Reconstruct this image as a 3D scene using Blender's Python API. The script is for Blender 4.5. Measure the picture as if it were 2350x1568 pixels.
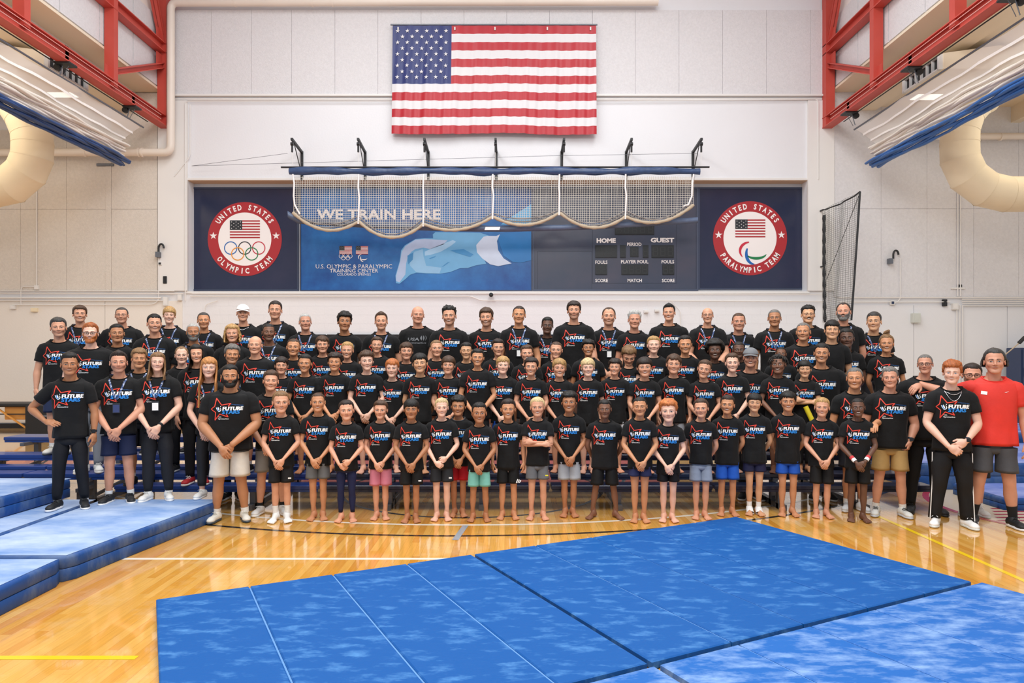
import bpy, math, random
import numpy as np
from mathutils import Vector, Matrix
from mathutils.bvhtree import BVHTree
import mathutils.noise as mn
for o in list(bpy.data.objects): bpy.data.objects.remove(o)
sc = bpy.context.scene
COL = sc.collection
PI = math.pi
rnd = random.Random(7)
# ---------------------------------------------------------------- camera, world, exposure, big lights
F = 1620.0; CX = 1175.0; HY = 813.0; CZ = 1.7
cam = bpy.data.objects.new('camera', bpy.data.cameras.new('camera')); COL.objects.link(cam)
cam.location = (0, 0, CZ); cam.rotation_euler = (PI/2, 0, 0)
cam.data.sensor_width = 36; cam.data.lens = F/2350*36; cam.data.shift_y = (HY-784)/2350
cam.data.clip_start = 0.05; cam.data.clip_end = 200
sc.camera = cam
w = bpy.data.worlds.new('world'); sc.world = w; w.use_nodes = True
bg = w.node_tree.nodes['Background']; bg.inputs[0].default_value = (0.93, 0.96, 1.0, 1); bg.inputs[1].default_value = 0.72
vs = sc.view_settings; vs.view_transform = 'Standard'; vs.look = 'None'; vs.gamma = 1; vs.use_curve_mapping = False; vs.exposure = 0.0
def area(name, loc, size, energy, color=(1, 1, 1), target=None):
    l = bpy.data.lights.new(name, 'AREA'); l.shape = 'RECTANGLE'; l.size, l.size_y = size; l.energy = energy; l.color = color
    o = bpy.data.objects.new(name, l); COL.objects.link(o); o.location = loc
    if target is not None:
        o.rotation_euler = (Vector(target)-Vector(loc)).to_track_quat('-Z', 'Y').to_euler()
    return o
area('bay_and_fill_light', (-3.2, 8.4, 10.8), (2.4, 9), 520, (.98, .985, 1))
area('bay_and_fill_light', (2.6, 8.4, 10.8), (2.4, 9), 520, (.98, .985, 1))
area('bay_and_fill_light', (-0.4, 1.2, 8.8), (9, 3), 700, (1, .985, .96), (-.4, 8, .8))  # soft frontal fill added to brighten the people, no fixture hangs here
area('side_aisle_light', (-10.4, 11.5, 6.7), (1.2, 6), 95, (1, .86, .66))
area('side_aisle_light', (10.2, 11.5, 6.7), (1.2, 6), 70, (1, .93, .82))
area('side_aisle_uplight', (-9.8, 10.5, 5.6), (1, 5), 26, (1, .84, .62), (-10.2, 11, 9))
area('side_aisle_uplight', (9.5, 10.5, 5.6), (1, 5), 18, (1, .92, .8), (9.9, 11, 9))

def px(x, y, Y): return Vector(((x-CX)*Y/F, Y, CZ-(y-HY)*Y/F))
def lin(c):
    if isinstance(c, str): c = tuple(int(c[i:i+2], 16)/255 for i in (0, 2, 4))
    return tuple((v/12.92 if v <= .04045 else ((v+.055)/1.055)**2.4) for v in c)
# ---------------------------------------------------------------- materials
MATS = {}
def mat(name, color='808080', rough=.6, metal=0, var=0, vs_=6, bump=0, bs=60, attr=None, coat=0, spec=.5, alpha=1, emit=0, sheen=0, stretch=None, col2=None, thr=None, sss=0):
    if name in MATS: return MATS[name]
    m = bpy.data.materials.new(name); m.use_nodes = True; nt = m.node_tree; N = nt.nodes; L = nt.links
    b = N['Principled BSDF']; c = (*lin(color), 1)
    b.inputs['Base Color'].default_value = c; b.inputs['Roughness'].default_value = rough; b.inputs['Metallic'].default_value = metal
    b.inputs['Specular IOR Level'].default_value = spec; b.inputs['Coat Weight'].default_value = coat; b.inputs['Alpha'].default_value = alpha
    if sheen: b.inputs['Sheen Weight'].default_value = sheen
    if sss:
        b.inputs['Subsurface Weight'].default_value = sss; b.inputs['Subsurface Radius'].default_value = (.012, .004, .002); b.inputs['Subsurface Scale'].default_value = .6
    if emit: b.inputs['Emission Color'].default_value = c; b.inputs['Emission Strength'].default_value = emit
    tc = N.new('ShaderNodeTexCoord'); src = tc.outputs['Object']
    if stretch:
        mp = N.new('ShaderNodeMapping'); mp.inputs['Scale'].default_value = stretch; L.new(src, mp.inputs[0]); src = mp.outputs[0]
    base = None
    if attr:
        a = N.new('ShaderNodeAttribute'); a.attribute_name = attr; base = a.outputs['Color']
    if col2 is not None:
        nz = N.new('ShaderNodeTexNoise'); nz.inputs['Scale'].default_value = vs_; nz.inputs['Detail'].default_value = 6; nz.inputs['Roughness'].default_value = .65; L.new(src, nz.inputs['Vector'])
        r = N.new('ShaderNodeValToRGB'); lo, hi = thr or (.4, .7); r.color_ramp.elements[0].position = lo; r.color_ramp.elements[1].position = hi
        r.color_ramp.elements[0].color = c; r.color_ramp.elements[1].color = (*lin(col2), 1); L.new(nz.outputs[0], r.inputs[0]); base = r.outputs[0]
    elif var:
        nz = N.new('ShaderNodeTexNoise'); nz.inputs['Scale'].default_value = vs_; nz.inputs['Detail'].default_value = 5; L.new(src, nz.inputs['Vector'])
        mr = N.new('ShaderNodeMapRange'); mr.inputs[1].default_value = .25; mr.inputs[2].default_value = .75; mr.inputs[3].default_value = 1-var; mr.inputs[4].default_value = 1+var; L.new(nz.outputs[0], mr.inputs[0])
        mx = N.new('ShaderNodeMix'); mx.data_type = 'RGBA'; mx.blend_type = 'MULTIPLY'; mx.inputs[0].default_value = 1
        if base: L.new(base, mx.inputs[6])
        else: mx.inputs[6].default_value = c
        L.new(mr.outputs[0], mx.inputs[7]); base = mx.outputs[2]
    if base: L.new(base, b.inputs['Base Color'])
    if bump:
        n2 = N.new('ShaderNodeTexNoise'); n2.inputs['Scale'].default_value = bs; n2.inputs['Detail'].default_value = 4; L.new(src, n2.inputs['Vector'])
        bp = N.new('ShaderNodeBump'); bp.inputs['Strength'].default_value = bump; bp.inputs['Distance'].default_value = .02; L.new(n2.outputs[0], bp.inputs['Height']); L.new(bp.outputs[0], b.inputs['Normal'])
    MATS[name] = m; return m
# ---------------------------------------------------------------- mesh helpers
class G:
    """collects geometry; build() links it as one mesh object"""
    def __init__(s): s.V = []; s.F = []; s.n = 0; s.colored = False
    def add(s, V, F, mi=0, col=None, smooth=True):
        V = np.asarray(V, float).reshape(-1, 3); F = np.asarray(F, int)
        if len(F) == 0: return s
        if col is not None:
            s.colored = True; col = np.asarray(col, float)
            if col.ndim == 1: col = np.tile(col[:3], (len(V), 1))
        s.V.append((V, col)); s.F.append((F+s.n, mi, smooth)); s.n += len(V); return s
    def mesh(s, name, mats):
        me = bpy.data.meshes.new(name)
        V = np.concatenate([v for v, c in s.V]); me.vertices.add(len(V)); me.vertices.foreach_set('co', V.ravel())
        li = np.concatenate([f.ravel() for f, m, q in s.F]); sizes = np.concatenate([np.full(len(f), f.shape[1]) for f, m, q in s.F])
        me.loops.add(len(li)); me.loops.foreach_set('vertex_index', li)
        me.polygons.add(len(sizes)); st = np.concatenate([[0], np.cumsum(sizes)[:-1]]); me.polygons.foreach_set('loop_start', st)
        me.polygons.foreach_set('material_index', np.concatenate([np.full(len(f), m) for f, m, q in s.F]))
        me.polygons.foreach_set('use_smooth', np.concatenate([np.full(len(f), bool(q)) for f, m, q in s.F]))
        if s.colored:
            C = np.concatenate([np.c_[c if c is not None else np.ones((len(v), 3)), np.ones(len(v))] for v, c in s.V])
            a = me.color_attributes.new('Col', 'FLOAT_COLOR', 'POINT'); a.data.foreach_set('color', C.ravel())
        for m in (mats if isinstance(mats, (list, tuple)) else [mats]): me.materials.append(m)
        me.update(calc_edges=True); me.validate(); return me
    def build(s, name, mats, parent=None, **kw):
        return link(name, s.mesh(name, mats), parent, **kw)
def link(name, me, parent=None, loc=None, rz=None, **kw):
    o = bpy.data.objects.new(name, me); COL.objects.link(o)
    if parent is not None: o.parent = parent
    if loc is not None: o.location = loc
    if rz is not None: o.rotation_euler[2] = rz
    for k, v in kw.items():
        if v is not None: o[k] = v
    return o
def empty(name, loc=(0, 0, 0), rz=0, **kw):
    o = link(name, None, None, loc, rz, **kw); o.empty_display_size = .1; return o
BOXF = np.array([[0, 3, 2, 1], [4, 5, 6, 7], [0, 1, 5, 4], [1, 2, 6, 5], [2, 3, 7, 6], [3, 0, 4, 7]])
def box(g, lo, hi, mi=0, col=None, bev=0):
    x0, y0, z0 = lo; x1, y1, z1 = hi
    if bev:
        b = bev; pts = []
        # chamfered top/bottom edges via stacked loops
        for z, i in ((z0, b), (z0+b, 0), (z1-b, 0), (z1, b)):
            pts += [(x0+i, y0+i, z), (x1-i, y0+i, z), (x1-i, y1-i, z), (x0+i, y1-i, z)]
        f = [[3, 2, 1, 0], [12, 13, 14, 15]]
        for k in range(3):
            for j in range(4): f.append([4*k+j, 4*k+(j+1) % 4, 4*k+4+(j+1) % 4, 4*k+4+j])
        return g.add(pts, f, mi, col, False)
    V = [(x0, y0, z0), (x1, y0, z0), (x1, y1, z0), (x0, y1, z0), (x0, y0, z1), (x1, y0, z1), (x1, y1, z1), (x0, y1, z1)]
    return g.add(V, BOXF, mi, col, False)
def loft(g, R, mi=0, col=None, caps=True, closed=True, smooth=True):
    """R: (rings, n, 3)"""
    R = np.asarray(R, float); r, n, _ = R.shape; V = R.reshape(-1, 3); idx = np.arange(r*n).reshape(r, n)
    if closed: a, b = idx, np.roll(idx, -1, 1)
    else: a, b = idx[:, :-1], idx[:, 1:]
    F = np.stack([a[:-1], b[:-1], b[1:], a[1:]], -1).reshape(-1, 4)
    c = None
    if col is not None:
        c = np.asarray(col, float)
        if c.ndim == 2 and len(c) == r: c = np.repeat(c, n, 0)
        elif c.ndim == 3: c = c.reshape(-1, 3)
    g.add(V, F, mi, c, smooth)
    if caps and closed:
        for k, s in ((0, 1), (r-1, -1)):
            cc = R[k].mean(0); Vc = np.vstack([R[k], cc]); i = np.arange(n); j = (i+1) % n
            Fc = np.stack([np.full(n, n), j, i], 1) if s == 1 else np.stack([np.full(n, n), i, j], 1)
            cf = None
            if c is not None: cf = c[:3] if c.ndim == 1 else np.tile(c[k*n], (n+1, 1))
            g.add(Vc, Fc, mi, cf, smooth)
    return g
def frames(P, ref=(0, 1, 0)):
    P = np.asarray(P, float); T = np.gradient(P, axis=0); T /= np.linalg.norm(T, axis=1)[:, None]+1e-9
    ref = np.asarray(ref, float); U = np.cross(ref, T); nn = np.linalg.norm(U, axis=1)
    for i in range(len(U)):
        if nn[i] < 1e-3: U[i] = U[i-1] if i else np.cross((1, .1, .2), T[i])
    U /= np.linalg.norm(U, axis=1)[:, None]; W = np.cross(T, U); return T, U, W
def tube(g, P, r, n=8, mi=0, col=None, ref=(0, 1, 0), caps=True, sy=1.0, smooth=True):
    P = np.asarray(P, float); r = np.broadcast_to(np.asarray(r, float), (len(P),)); T, U, W = frames(P, ref)
    a = np.arange(n)/n*2*PI
    R = P[:, None]+r[:, None, None]*(np.cos(a)[None, :, None]*U[:, None]+sy*np.sin(a)[None, :, None]*W[:, None])
    return loft(g, R, mi, col, caps, smooth=smooth)
def bar(g, a, b, w, h, mi=0, up=(0, 0, 1)):
    """rectangular bar from a to b"""
    a = Vector(a); b = Vector(b); t = (b-a).normalized(); up = Vector(up)
    if abs(t.dot(up)) > .98: up = Vector((0, 1, 0))
    u = t.cross(up).normalized(); v = u.cross(t).normalized(); V = []
    for p in (a, b):
        for s, q in ((-1, -1), (1, -1), (1, 1), (-1, 1)): V.append(p+u*(s*w/2)+v*(q*h/2))
    return g.add([tuple(x) for x in V], BOXF, mi, None, False)
def ibeam(g, a, b, w, h, t=.02, mi=0, up=(0, 0, 1)):
    a = Vector(a); b = Vector(b); T = (b-a).normalized(); up = Vector(up)
    if abs(T.dot(up)) > .98: up = Vector((0, 1, 0))
    u = T.cross(up).normalized(); v = u.cross(T).normalized()
    bar(g, a, b, t, h, mi, up); bar(g, a+v*(h/2-t/2), b+v*(h/2-t/2), w, t, mi, up); bar(g, a-v*(h/2-t/2), b-v*(h/2-t/2), w, t, mi, up)
TXT = {}
def text(s, bold=.02, italic=0, res=2):
    """letter outlines as a flat mesh in the unit box: x 0..1, z 0..1 (plus aspect)"""
    k = (s, bold, italic, res)
    if k in TXT: return TXT[k]
    c = bpy.data.curves.new('t', 'FONT'); c.body = s; c.offset = bold; c.resolution_u = res; c.shear = italic; c.fill_mode = 'FRONT'; c.dimensions = '2D'
    o = bpy.data.objects.new('t', c); COL.objects.link(o); dg = bpy.context.evaluated_depsgraph_get(); dg.update()
    me = bpy.data.meshes.new_from_object(o.evaluated_get(dg)); me.calc_loop_triangles()
    V = np.array([v.co[:] for v in me.vertices]); T = np.array([t.vertices[:] for t in me.loop_triangles])
    bpy.data.objects.remove(o); bpy.data.curves.remove(c); bpy.data.meshes.remove(me)
    lo = V.min(0); sz = V.max(0)-lo; q = (V-lo)/np.array([sz[0], sz[1], 1]); out = (q[:, :2], T, sz[0]/sz[1]); TXT[k] = out; return out
def put_text(g, s, x0, x1, z0, z1, Y, mi=0, **kw):
    q, T, a = text(s, **kw); V = np.c_[x0+q[:, 0]*(x1-x0), np.full(len(q), Y), z0+q[:, 1]*(z1-z0)]
    return g.add(V, T, mi, None, False)
def poly(g, pts, Y, mi=0, hole=None):
    """flat polygon in the x/z plane (ear-clipped)"""
    from mathutils.geometry import tessellate_polygon
    loops = [[Vector((p[0], p[1], 0)) for p in pts]]
    if hole: loops.append([Vector((p[0], p[1], 0)) for p in hole])
    T = tessellate_polygon(loops); allp = list(pts)+list(hole or [])
    V = [(p[0], Y, p[1]) for p in allp]
    F = []
    for t in T:
        a, b, c = (allp[i] for i in t); cr = (b[0]-a[0])*(c[1]-a[1])-(b[1]-a[1])*(c[0]-a[0])
        F.append(t if cr > 0 else (t[0], t[2], t[1]))
    return g.add(V, F, mi, None, False)
def star(cx, cz, r, rot=0, k=.382):
    return [(cx+(r if i % 2 == 0 else r*k)*math.sin(rot+i*PI/5), cz+(r if i % 2 == 0 else r*k)*math.cos(rot+i*PI/5)) for i in range(10)]
def circ(cx, cz, r, n=48): return [(cx+r*math.cos(2*PI*i/n), cz+r*math.sin(2*PI*i/n)) for i in range(n)]
def ringpoly(g, cx, cz, r0, r1, Y, mi=0, n=48):
    a = np.arange(n)/n*2*PI; o = np.c_[cx+r1*np.cos(a), np.full(n, Y), cz+r1*np.sin(a)]; i_ = np.c_[cx+r0*np.cos(a), np.full(n, Y), cz+r0*np.sin(a)]
    i = np.arange(n); j = (i+1) % n; g.add(np.vstack([o, i_]), np.stack([i, j, j+n, i+n], 1), mi, None, False)
# ================================================================ SETTING
WY = 16.2
def wx(x): return (x-CX)*WY/F
def wz(y): return CZ-(y-HY)*WY/F
M_wall = mat('painted_block_wall', 'e3e3e5', .55, var=.02, vs_=.7, bump=.15, bs=25)
M_wallw = mat('side_wall_warm_lit', 'e6dfd6', .6, var=.02, vs_=.7, bump=.12, bs=30)  # warmth of the tungsten light on the left put into the wall colour
M_acou = mat('acoustic_panel', 'dddbdc', .85, var=.05, vs_=22, bump=.6, bs=70)
M_acoub = mat('acoustic_panel_warm_lit', 'd8cfc4', .85, var=.06, vs_=20, bump=.6, bs=70)  # left copy of the acoustic panel, warm lamp tint mixed into its colour
M_joint = mat('joint_shadow', '9a938d', .9)
M_trimw = mat('white_trim', 'e4e1dd', .5)
M_tan = mat('tan_trim', 'c9ad93', .6)
M_pipe = mat('cream_pipe', 'e4d9cc', .4, var=.03, vs_=2)
M_duct = mat('cream_duct', 'ecdcbb', .5, var=.04, vs_=2.5)
M_red = mat('red_steel', 'bf4a3e', .45, var=.08, vs_=3, spec=.4)
M_black = mat('black_metal', '1c1d1f', .5)
M_grey = mat('grey_metal', '6c7078', .4, metal=.5)
M_whiteplastic = mat('white_plastic', 'dedcd8', .45)
# floor ----------------------------------------------------------
def floor_mat():
    m = bpy.data.materials.new('maple_floor'); m.use_nodes = True; nt = m.node_tree; N = nt.nodes; L = nt.links; b = N['Principled BSDF']
    at = N.new('ShaderNodeAttribute'); at.attribute_name = 'Col'
    geo = N.new('ShaderNodeNewGeometry'); mp = N.new('ShaderNodeMapping'); mp.inputs['Scale'].default_value = (22, 1.3, 1); L.new(geo.outputs['Position'], mp.inputs[0])
    nz = N.new('ShaderNodeTexNoise'); nz.inputs['Scale'].default_value = 3; nz.inputs['Detail'].default_value = 6; nz.inputs['Distortion'].default_value = .6; L.new(mp.outputs[0], nz.inputs['Vector'])
    mr = N.new('ShaderNodeMapRange'); mr.inputs[1].default_value = .3; mr.inputs[2].default_value = .7; mr.inputs[3].default_value = .90; mr.inputs[4].default_value = 1.08; L.new(nz.outputs[0], mr.inputs[0])
    mx = N.new('ShaderNodeMix'); mx.data_type = 'RGBA'; mx.blend_type = 'MULTIPLY'; mx.inputs[0].default_value = 1; L.new(at.outputs['Color'], mx.inputs[6]); L.new(mr.outputs[0], mx.inputs[7])
    # chalk dust
    n3 = N.new('ShaderNodeTexNoise'); n3.inputs['Scale'].default_value = 1.1; n3.inputs['Detail'].default_value = 7; n3.inputs['Roughness'].default_value = .7; L.new(geo.outputs['Position'], n3.inputs['Vector'])
    m3 = N.new('ShaderNodeMapRange'); m3.inputs[1].default_value = .52; m3.inputs[2].default_value = .8; m3.inputs[3].default_value = 0; m3.inputs[4].default_value = .45; L.new(n3.outputs[0], m3.inputs[0])
    mx2 = N.new('ShaderNodeMix'); mx2.data_type = 'RGBA'; mx2.inputs[7].default_value = (*lin('efdfc0'), 1); L.new(m3.outputs[0], mx2.inputs[0]); L.new(mx.outputs[2], mx2.inputs[6])
    L.new(mx2.outputs[2], b.inputs['Base Color'])
    rr = N.new('ShaderNodeMapRange'); rr.inputs[3].default_value = .05; rr.inputs[4].default_value = .14; L.new(n3.outputs[0], rr.inputs[0]); L.new(rr.outputs[0], b.inputs['Roughness'])
    b.inputs['Specular IOR Level'].default_value = .6; b.inputs['Coat Weight'].default_value = .7; b.inputs['Coat Roughness'].default_value = .04
    bp = N.new('ShaderNodeBump'); bp.inputs['Strength'].default_value = .05; bp.inputs['Distance'].default_value = .01; L.new(n3.outputs[0], bp.inputs['Height']); L.new(bp.outputs[0], b.inputs['Normal'])
    MATS['maple_floor'] = m; return m
M_floor = floor_mat()
g = G(); box(g, (-16, 1.5, -.2), (16, WY+.2, -.012)); floor = g.build('floor', mat('subfloor', 'a8763c', .6), kind='structure')
def board_col(x, y):
    t = rnd.random(); base = np.array(lin('e0a346')); b2 = np.array(lin('e8b25c')); b3 = np.array(lin('d38f35'))
    c = base*(1-t)+b2*t if rnd.random() < .7 else base*(1-t)+b3*t
    if y > 8.0: c = c*.55+np.array(lin('ecc68e'))*.45  # far boards paler: specular glare on the distant floor put into their colour
    return c
BW = .0645; boards = []
for i in range(-190, 190):
    x = i*BW; y = 1.6-rnd.random()*1.5
    if x < -3.4: y = 2.4
    while y < WY:
        ln = rnd.uniform(1.0, 2.6); y1 = min(y+ln, WY); boards.append((x, max(y, 1.6), y1)); y = y1
gm = G(); M_b = M_floor
seen = sorted([b for b in boards if b[2] > 4.2 and -3.3 < b[0] < 4.6 and b[1] < 7.4], key=lambda b: abs(b[0]+1.2)+abs(b[1]-5.0)*1.5)[:290]
near = set(seen)
for b in boards:
    x, y0, y1 = b; c = board_col(x, (y0+y1)/2)
    gg = G() if b in near else gm
    V = [(x+.0004, y0+.0005, -.012), (x+BW-.0004, y0+.0005, -.012), (x+BW-.0004, y1-.0005, -.012), (x+.0004, y1-.0005, -.012),
         (x+.0004, y0+.0005, 0), (x+BW-.0004, y0+.0005, 0), (x+BW-.0004, y1-.0005, 0), (x+.0004, y1-.0005, 0)]
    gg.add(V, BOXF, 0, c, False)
    if b in near: gg.build('plank', M_b, floor)
gm.build('floorboards', M_b, floor, kind='stuff')
# court paint (thin film on the boards)
def paint(name, pts_c, width, color, z=.0008):
    P = np.array(pts_c, float); T = np.gradient(P, axis=0); T /= np.linalg.norm(T, axis=1)[:, None]; Nn = np.c_[-T[:, 1], T[:, 0]]
    A = P+Nn*width/2; B = P-Nn*width/2; n = len(P)
    V = np.vstack([np.c_[A, np.full(n, z)], np.c_[B, np.full(n, z)]]); i = np.arange(n-1)
    g = G(); g.add(V, np.stack([i+n, i+1+n, i+1, i], 1), 0, None, False)
    return g.build(name, mat('court_paint_'+color, color, .16, coat=.3), floor)
def arc(cx, cy, r, a0, a1, n=60):
    a = np.radians(np.linspace(a0, a1, n)); return np.c_[cx+r*np.cos(a), cy+r*np.sin(a)]
paint('court_line', arc(-.5, 14.0, 6.98, 180, 360, 90), .05, 'f3ead8')
paint('court_line', arc(-.55, 14.0, 7.4, 200, 340, 90), .05, '2a241f', .0011)
paint('court_line', arc(-.5, 8.95, 1.62, 0, 360, 60), .05, '3c3a3a')
paint('court_line', np.linspace((-3.6, 5.86), (.3, 5.86), 3), .05, 'f3ead8')
paint('court_line', np.linspace((-6, 3.95), (-2.1, 3.95), 3), .05, 'f0c81e', .0014)
paint('court_line', np.linspace((3.84, 7.6), (3.84, 3.2), 5), .05, 'f0c81e', .0014)
paint('court_line', np.linspace((-7.6, 9.3), (7.0, 9.3), 5), .05, 'f3ead8')
def pflat(name, pts, color, z=.0006):
    g = G(); V = [(p[0], p[1], z) for p in pts]; g.add(V, [list(range(len(V)))], 0, None, False)
    return g.build(name, mat('court_paint_'+color, color, .16, coat=.3), floor)
pflat('court_key', [(-2.95, 9.3), (2.1, 9.3), (2.1, 15.4), (-2.95, 15.4)], 'c9706c')
pflat('court_border', [(-10.5, 10.2), (-6.2, 10.2), (-6.2, 12.0), (-10.5, 12.0)], 'd98f7c')
pflat('court_apron', [(3.0, 9.6), (11.5, 9.6), (11.5, 15.8), (3.0, 15.8)], 'f0d3a4', .0004)
for k in range(2): paint('court_line', np.linspace((-2.95+5.05*k, 9.3), (-2.95+5.05*k, 15.4), 3), .06, 'f3ead8', .0012)
paint('tape_mark', np.linspace((-.52, 6.45), (-.46, 7.0), 2), .06, '9aa3ab', .002)
# centre logo on the right part of the floor
g = G(); c0 = (6.3, 7.75)
g.add([(c0[0]+1.5*math.cos(a), c0[1]+1.5*math.sin(a), .0010) for a in np.arange(48)/48*2*PI], [list(range(48))], 0, None, False)
lg = g.build('floor_logo', mat('court_paint_cream', 'ecd9ba', .18, coat=.3), floor)
for k in range(5):
    paint('floor_logo_stripe', np.linspace((4.95+.08*k, 7.2+.14*k), (7.2, 7.2+.14*k), 3), .05, 'c23b35', .0018)
paint('court_line', arc(6.3, 7.75, 1.52, 0, 360, 60), .07, 'c23b35', .0018)
# back wall with its recess --------------------------------------
RX0, RX1, RZ0, RZ1 = wx(432), wx(1852), wz(669), wz(414)
g = G()
box(g, (-16, WY, -.1), (RX0, WY+.6, 12)); box(g, (RX1, WY, -.1), (16, WY+.6, 12)); box(g, (RX0, WY, -.1), (RX1, WY+.6, RZ0)); box(g, (RX0, WY, RZ1), (RX1, WY+.6, 12)); box(g, (RX0, WY+.32, RZ0), (RX1, WY+.6, RZ1))
wall = g.build('wall_back', M_wall, kind='structure')
# recess trim
def frame_box(g, x0, x1, z0, z1, t, y0, y1, mi=0):
    box(g, (x0-t, y0, z0-t), (x0, y1, z1+t), mi); box(g, (x1, y0, z0-t), (x1+t, y1, z1+t), mi); box(g, (x0, y0, z1), (x1, y1, z1+t), mi); box(g, (x0, y0, z0-t), (x1, y1, z0), mi)
g = G(); frame_box(g, RX0, RX1, RZ0, RZ1, .05, WY-.03, WY+.005); g.build('recess_frame', M_trimw, wall)
g = G(); box(g, (RX0, WY, RZ1-.012), (RX1, WY+.3, RZ1)); g.build('recess_soffit', M_tan, wall)
# block courses of the lower wall (proud course lines)
def slabs(x0, x1, z0, z1, Y, th, mt, name='panel', parent=None, gap=.005):
    g = G(); box(g, (x0+gap/2, Y-th, z0+gap/2), (x1-gap/2, Y, z1-gap/2)); return g.build(name, mt, parent if parent is not None else wall)
def tile_block():
    g = G(); z = 0.0; k = 0
    while z < RZ0-.25:
        x = -7.7+(.2 if k % 2 else 0)
        while x < 7.0:
            box(g, (x+.0006, WY-.004, z+.0008), (min(x+.4, 7.0)-.0006, WY, z+.2-.0008)); x += .4
        z += .2; k += 1
    g.build('wall_blocks', M_wall, wall, kind='stuff')
tile_block()
xs = [400, 487, 579, 671, 770, 868, 967, 1065, 1163, 1261, 1359, 1457, 1557, 1657, 1757, 1858, 1890]
for a, b in zip(xs[:-1], xs[1:]): slabs(wx(a), wx(b), wz(219), wz(25), WY, .05, M_acou)
g = G(); box(g, (wx(400), WY-.09, wz(223)), (wx(1890), WY, wz(219))); g.build('ledge', M_trimw, wall)
g = G(); box(g, (wx(400), WY-.03, wz(230)), (wx(1890), WY, wz(226))); g.build('ledge', M_trimw, wall)
# side acoustic panels
XL = [-200, -95, 50, 155, 245]; XR = [2020, 2125, 2232, 2335, 2440, 2560]
for a, b in zip(XL[:-1], XL[1:]):
    for (t, u) in ((300, 481), (481, 668)): slabs(wx(a), wx(b), wz(u), wz(t), WY, .04, M_acoub)
slabs(wx(245), wx(258), wz(668), wz(300), WY, .05, M_acoub, gap=.004)
for (t, u) in ((215, 481), (481, 668)): slabs(wx(258), wx(363), wz(u), wz(t), WY, .04, M_acoub)
for (t, u) in ((190, 480), (480, 682)):
    slabs(wx(1912), wx(2020), wz(u), wz(t), WY, .04, M_acou)
    for a, b in zip(XR[:-1], XR[1:]): slabs(wx(a), wx(b), wz(u), wz(t), WY, .04, M_acou)
# painted panels low on the side walls
for a, b in ((-200, 242), (242, 420)): slabs(wx(a), wx(b), 0.12, wz(690), WY, .02, M_wallw, gap=.012)
for a, b in ((1905, 2096), (2096, 2310), (2310, 2560)): slabs(wx(a), wx(b), 0.12, wz(700), WY, .02, M_wall, gap=.012)
for (a, b) in ((365, 432), (1852, 1912)):
    slabs(wx(a), wx(b), wz(668), wz(232), WY, .06, M_trimw, gap=.002)
g = G(); box(g, (-16, WY-.04, 0), (16, WY-.021, .11)); g.build('baseboard_back', mat('black_rubber_base', '262425', .6), kind='structure')
# black wall pads behind the bleacher
pad = empty('wall_pad', (wx(690), WY-.02, .12), label='row of black wall pads behind the bleacher', category='wall pad')
x = wx(690)
while x < wx(1745)-.3:
    g = G(); box(g, (0, -.06, 0), (.60, 0, 2.03), 0, None, .015); g.build('panel', mat('black_vinyl', '17181b', .5, bump=.1), pad, loc=(x-wx(690), 0, 0)); x += .61
# side aisle fascia, ledges, low ceilings
def side(s, xt, warm):
    xf = s*(xt+.15)   # fascia
    y0 = 3.0
    mw = mat('fascia_light_tint_'+('warm' if warm else 'cool'), 'e9e2d9' if warm else 'ebe8e3', .7, var=.03, vs_=2)  # warm copy carries the tint of the left aisle's light in its colour
    def bx(x0, x1, z0, z1, ya=y0, yb=WY): return (min(x0, x1), ya, z0), (max(x0, x1), yb, z1)
    g = G(); lo, hi = bx(xf, s*(xt+.5), 7.75, 12); box(g, lo, hi); fa = g.build('wall_'+('left' if s < 0 else 'right'), mw, kind='structure')
    yy = WY-.02; k = 0
    while yy > y0+1:
        g = G(); lo, hi = bx(xf-s*.035, xf, 7.79, 9.35, yy-1.2+.01, yy); box(g, lo, hi); g.build('panel', M_acou, fa); yy -= 1.22
    g = G(); lo, hi = bx(xf-s*.05, s*(xt+.85), 7.70, 7.75); box(g, lo, hi); g.build('ledge', mat('cream_soffit', 'e8d9c0', .6), fa)
    g = G(); lo, hi = bx(s*(xt+.7), s*(xt+1.0), 7.36, 7.72); box(g, lo, hi); g.build('beam', mw, fa)
    g = G(); lo, hi = bx(s*(xt+.62), s*(xt+1.1), 7.28, 7.36); box(g, lo, hi); g.build('beam_flange', mat('cream_soffit', 'e8d9c0', .6), fa)
    g = G(); lo, hi = bx(s*(xt+1.1), s*16, 7.36, 7.5); box(g, lo, hi); ce = g.build('ceiling', mat('side_ceiling', 'e6d8c0' if warm else 'e4ddd0', .8), kind='structure')  # warm light on the aisle ceiling is put into its colour
    for q in range(3):
        xx = xt+2.95+q*1.25
        g = G(); lo, hi = bx(s*xx, s*(xx+.22), 7.0, 7.36); box(g, lo, hi); g.build('beam', mat('cream_soffit', 'e8d9c0', .6), ce)
    # grey wall plate by the truss end
side(-1, 7.92, True); side(1, 7.22, False)
# recess above the centre panels + roof edge out of view
g = G(); box(g, (-16, WY-3.4, 11.4), (16, WY+.3, 11.6)); g.build('roof', M_wall, kind='structure')
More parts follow.
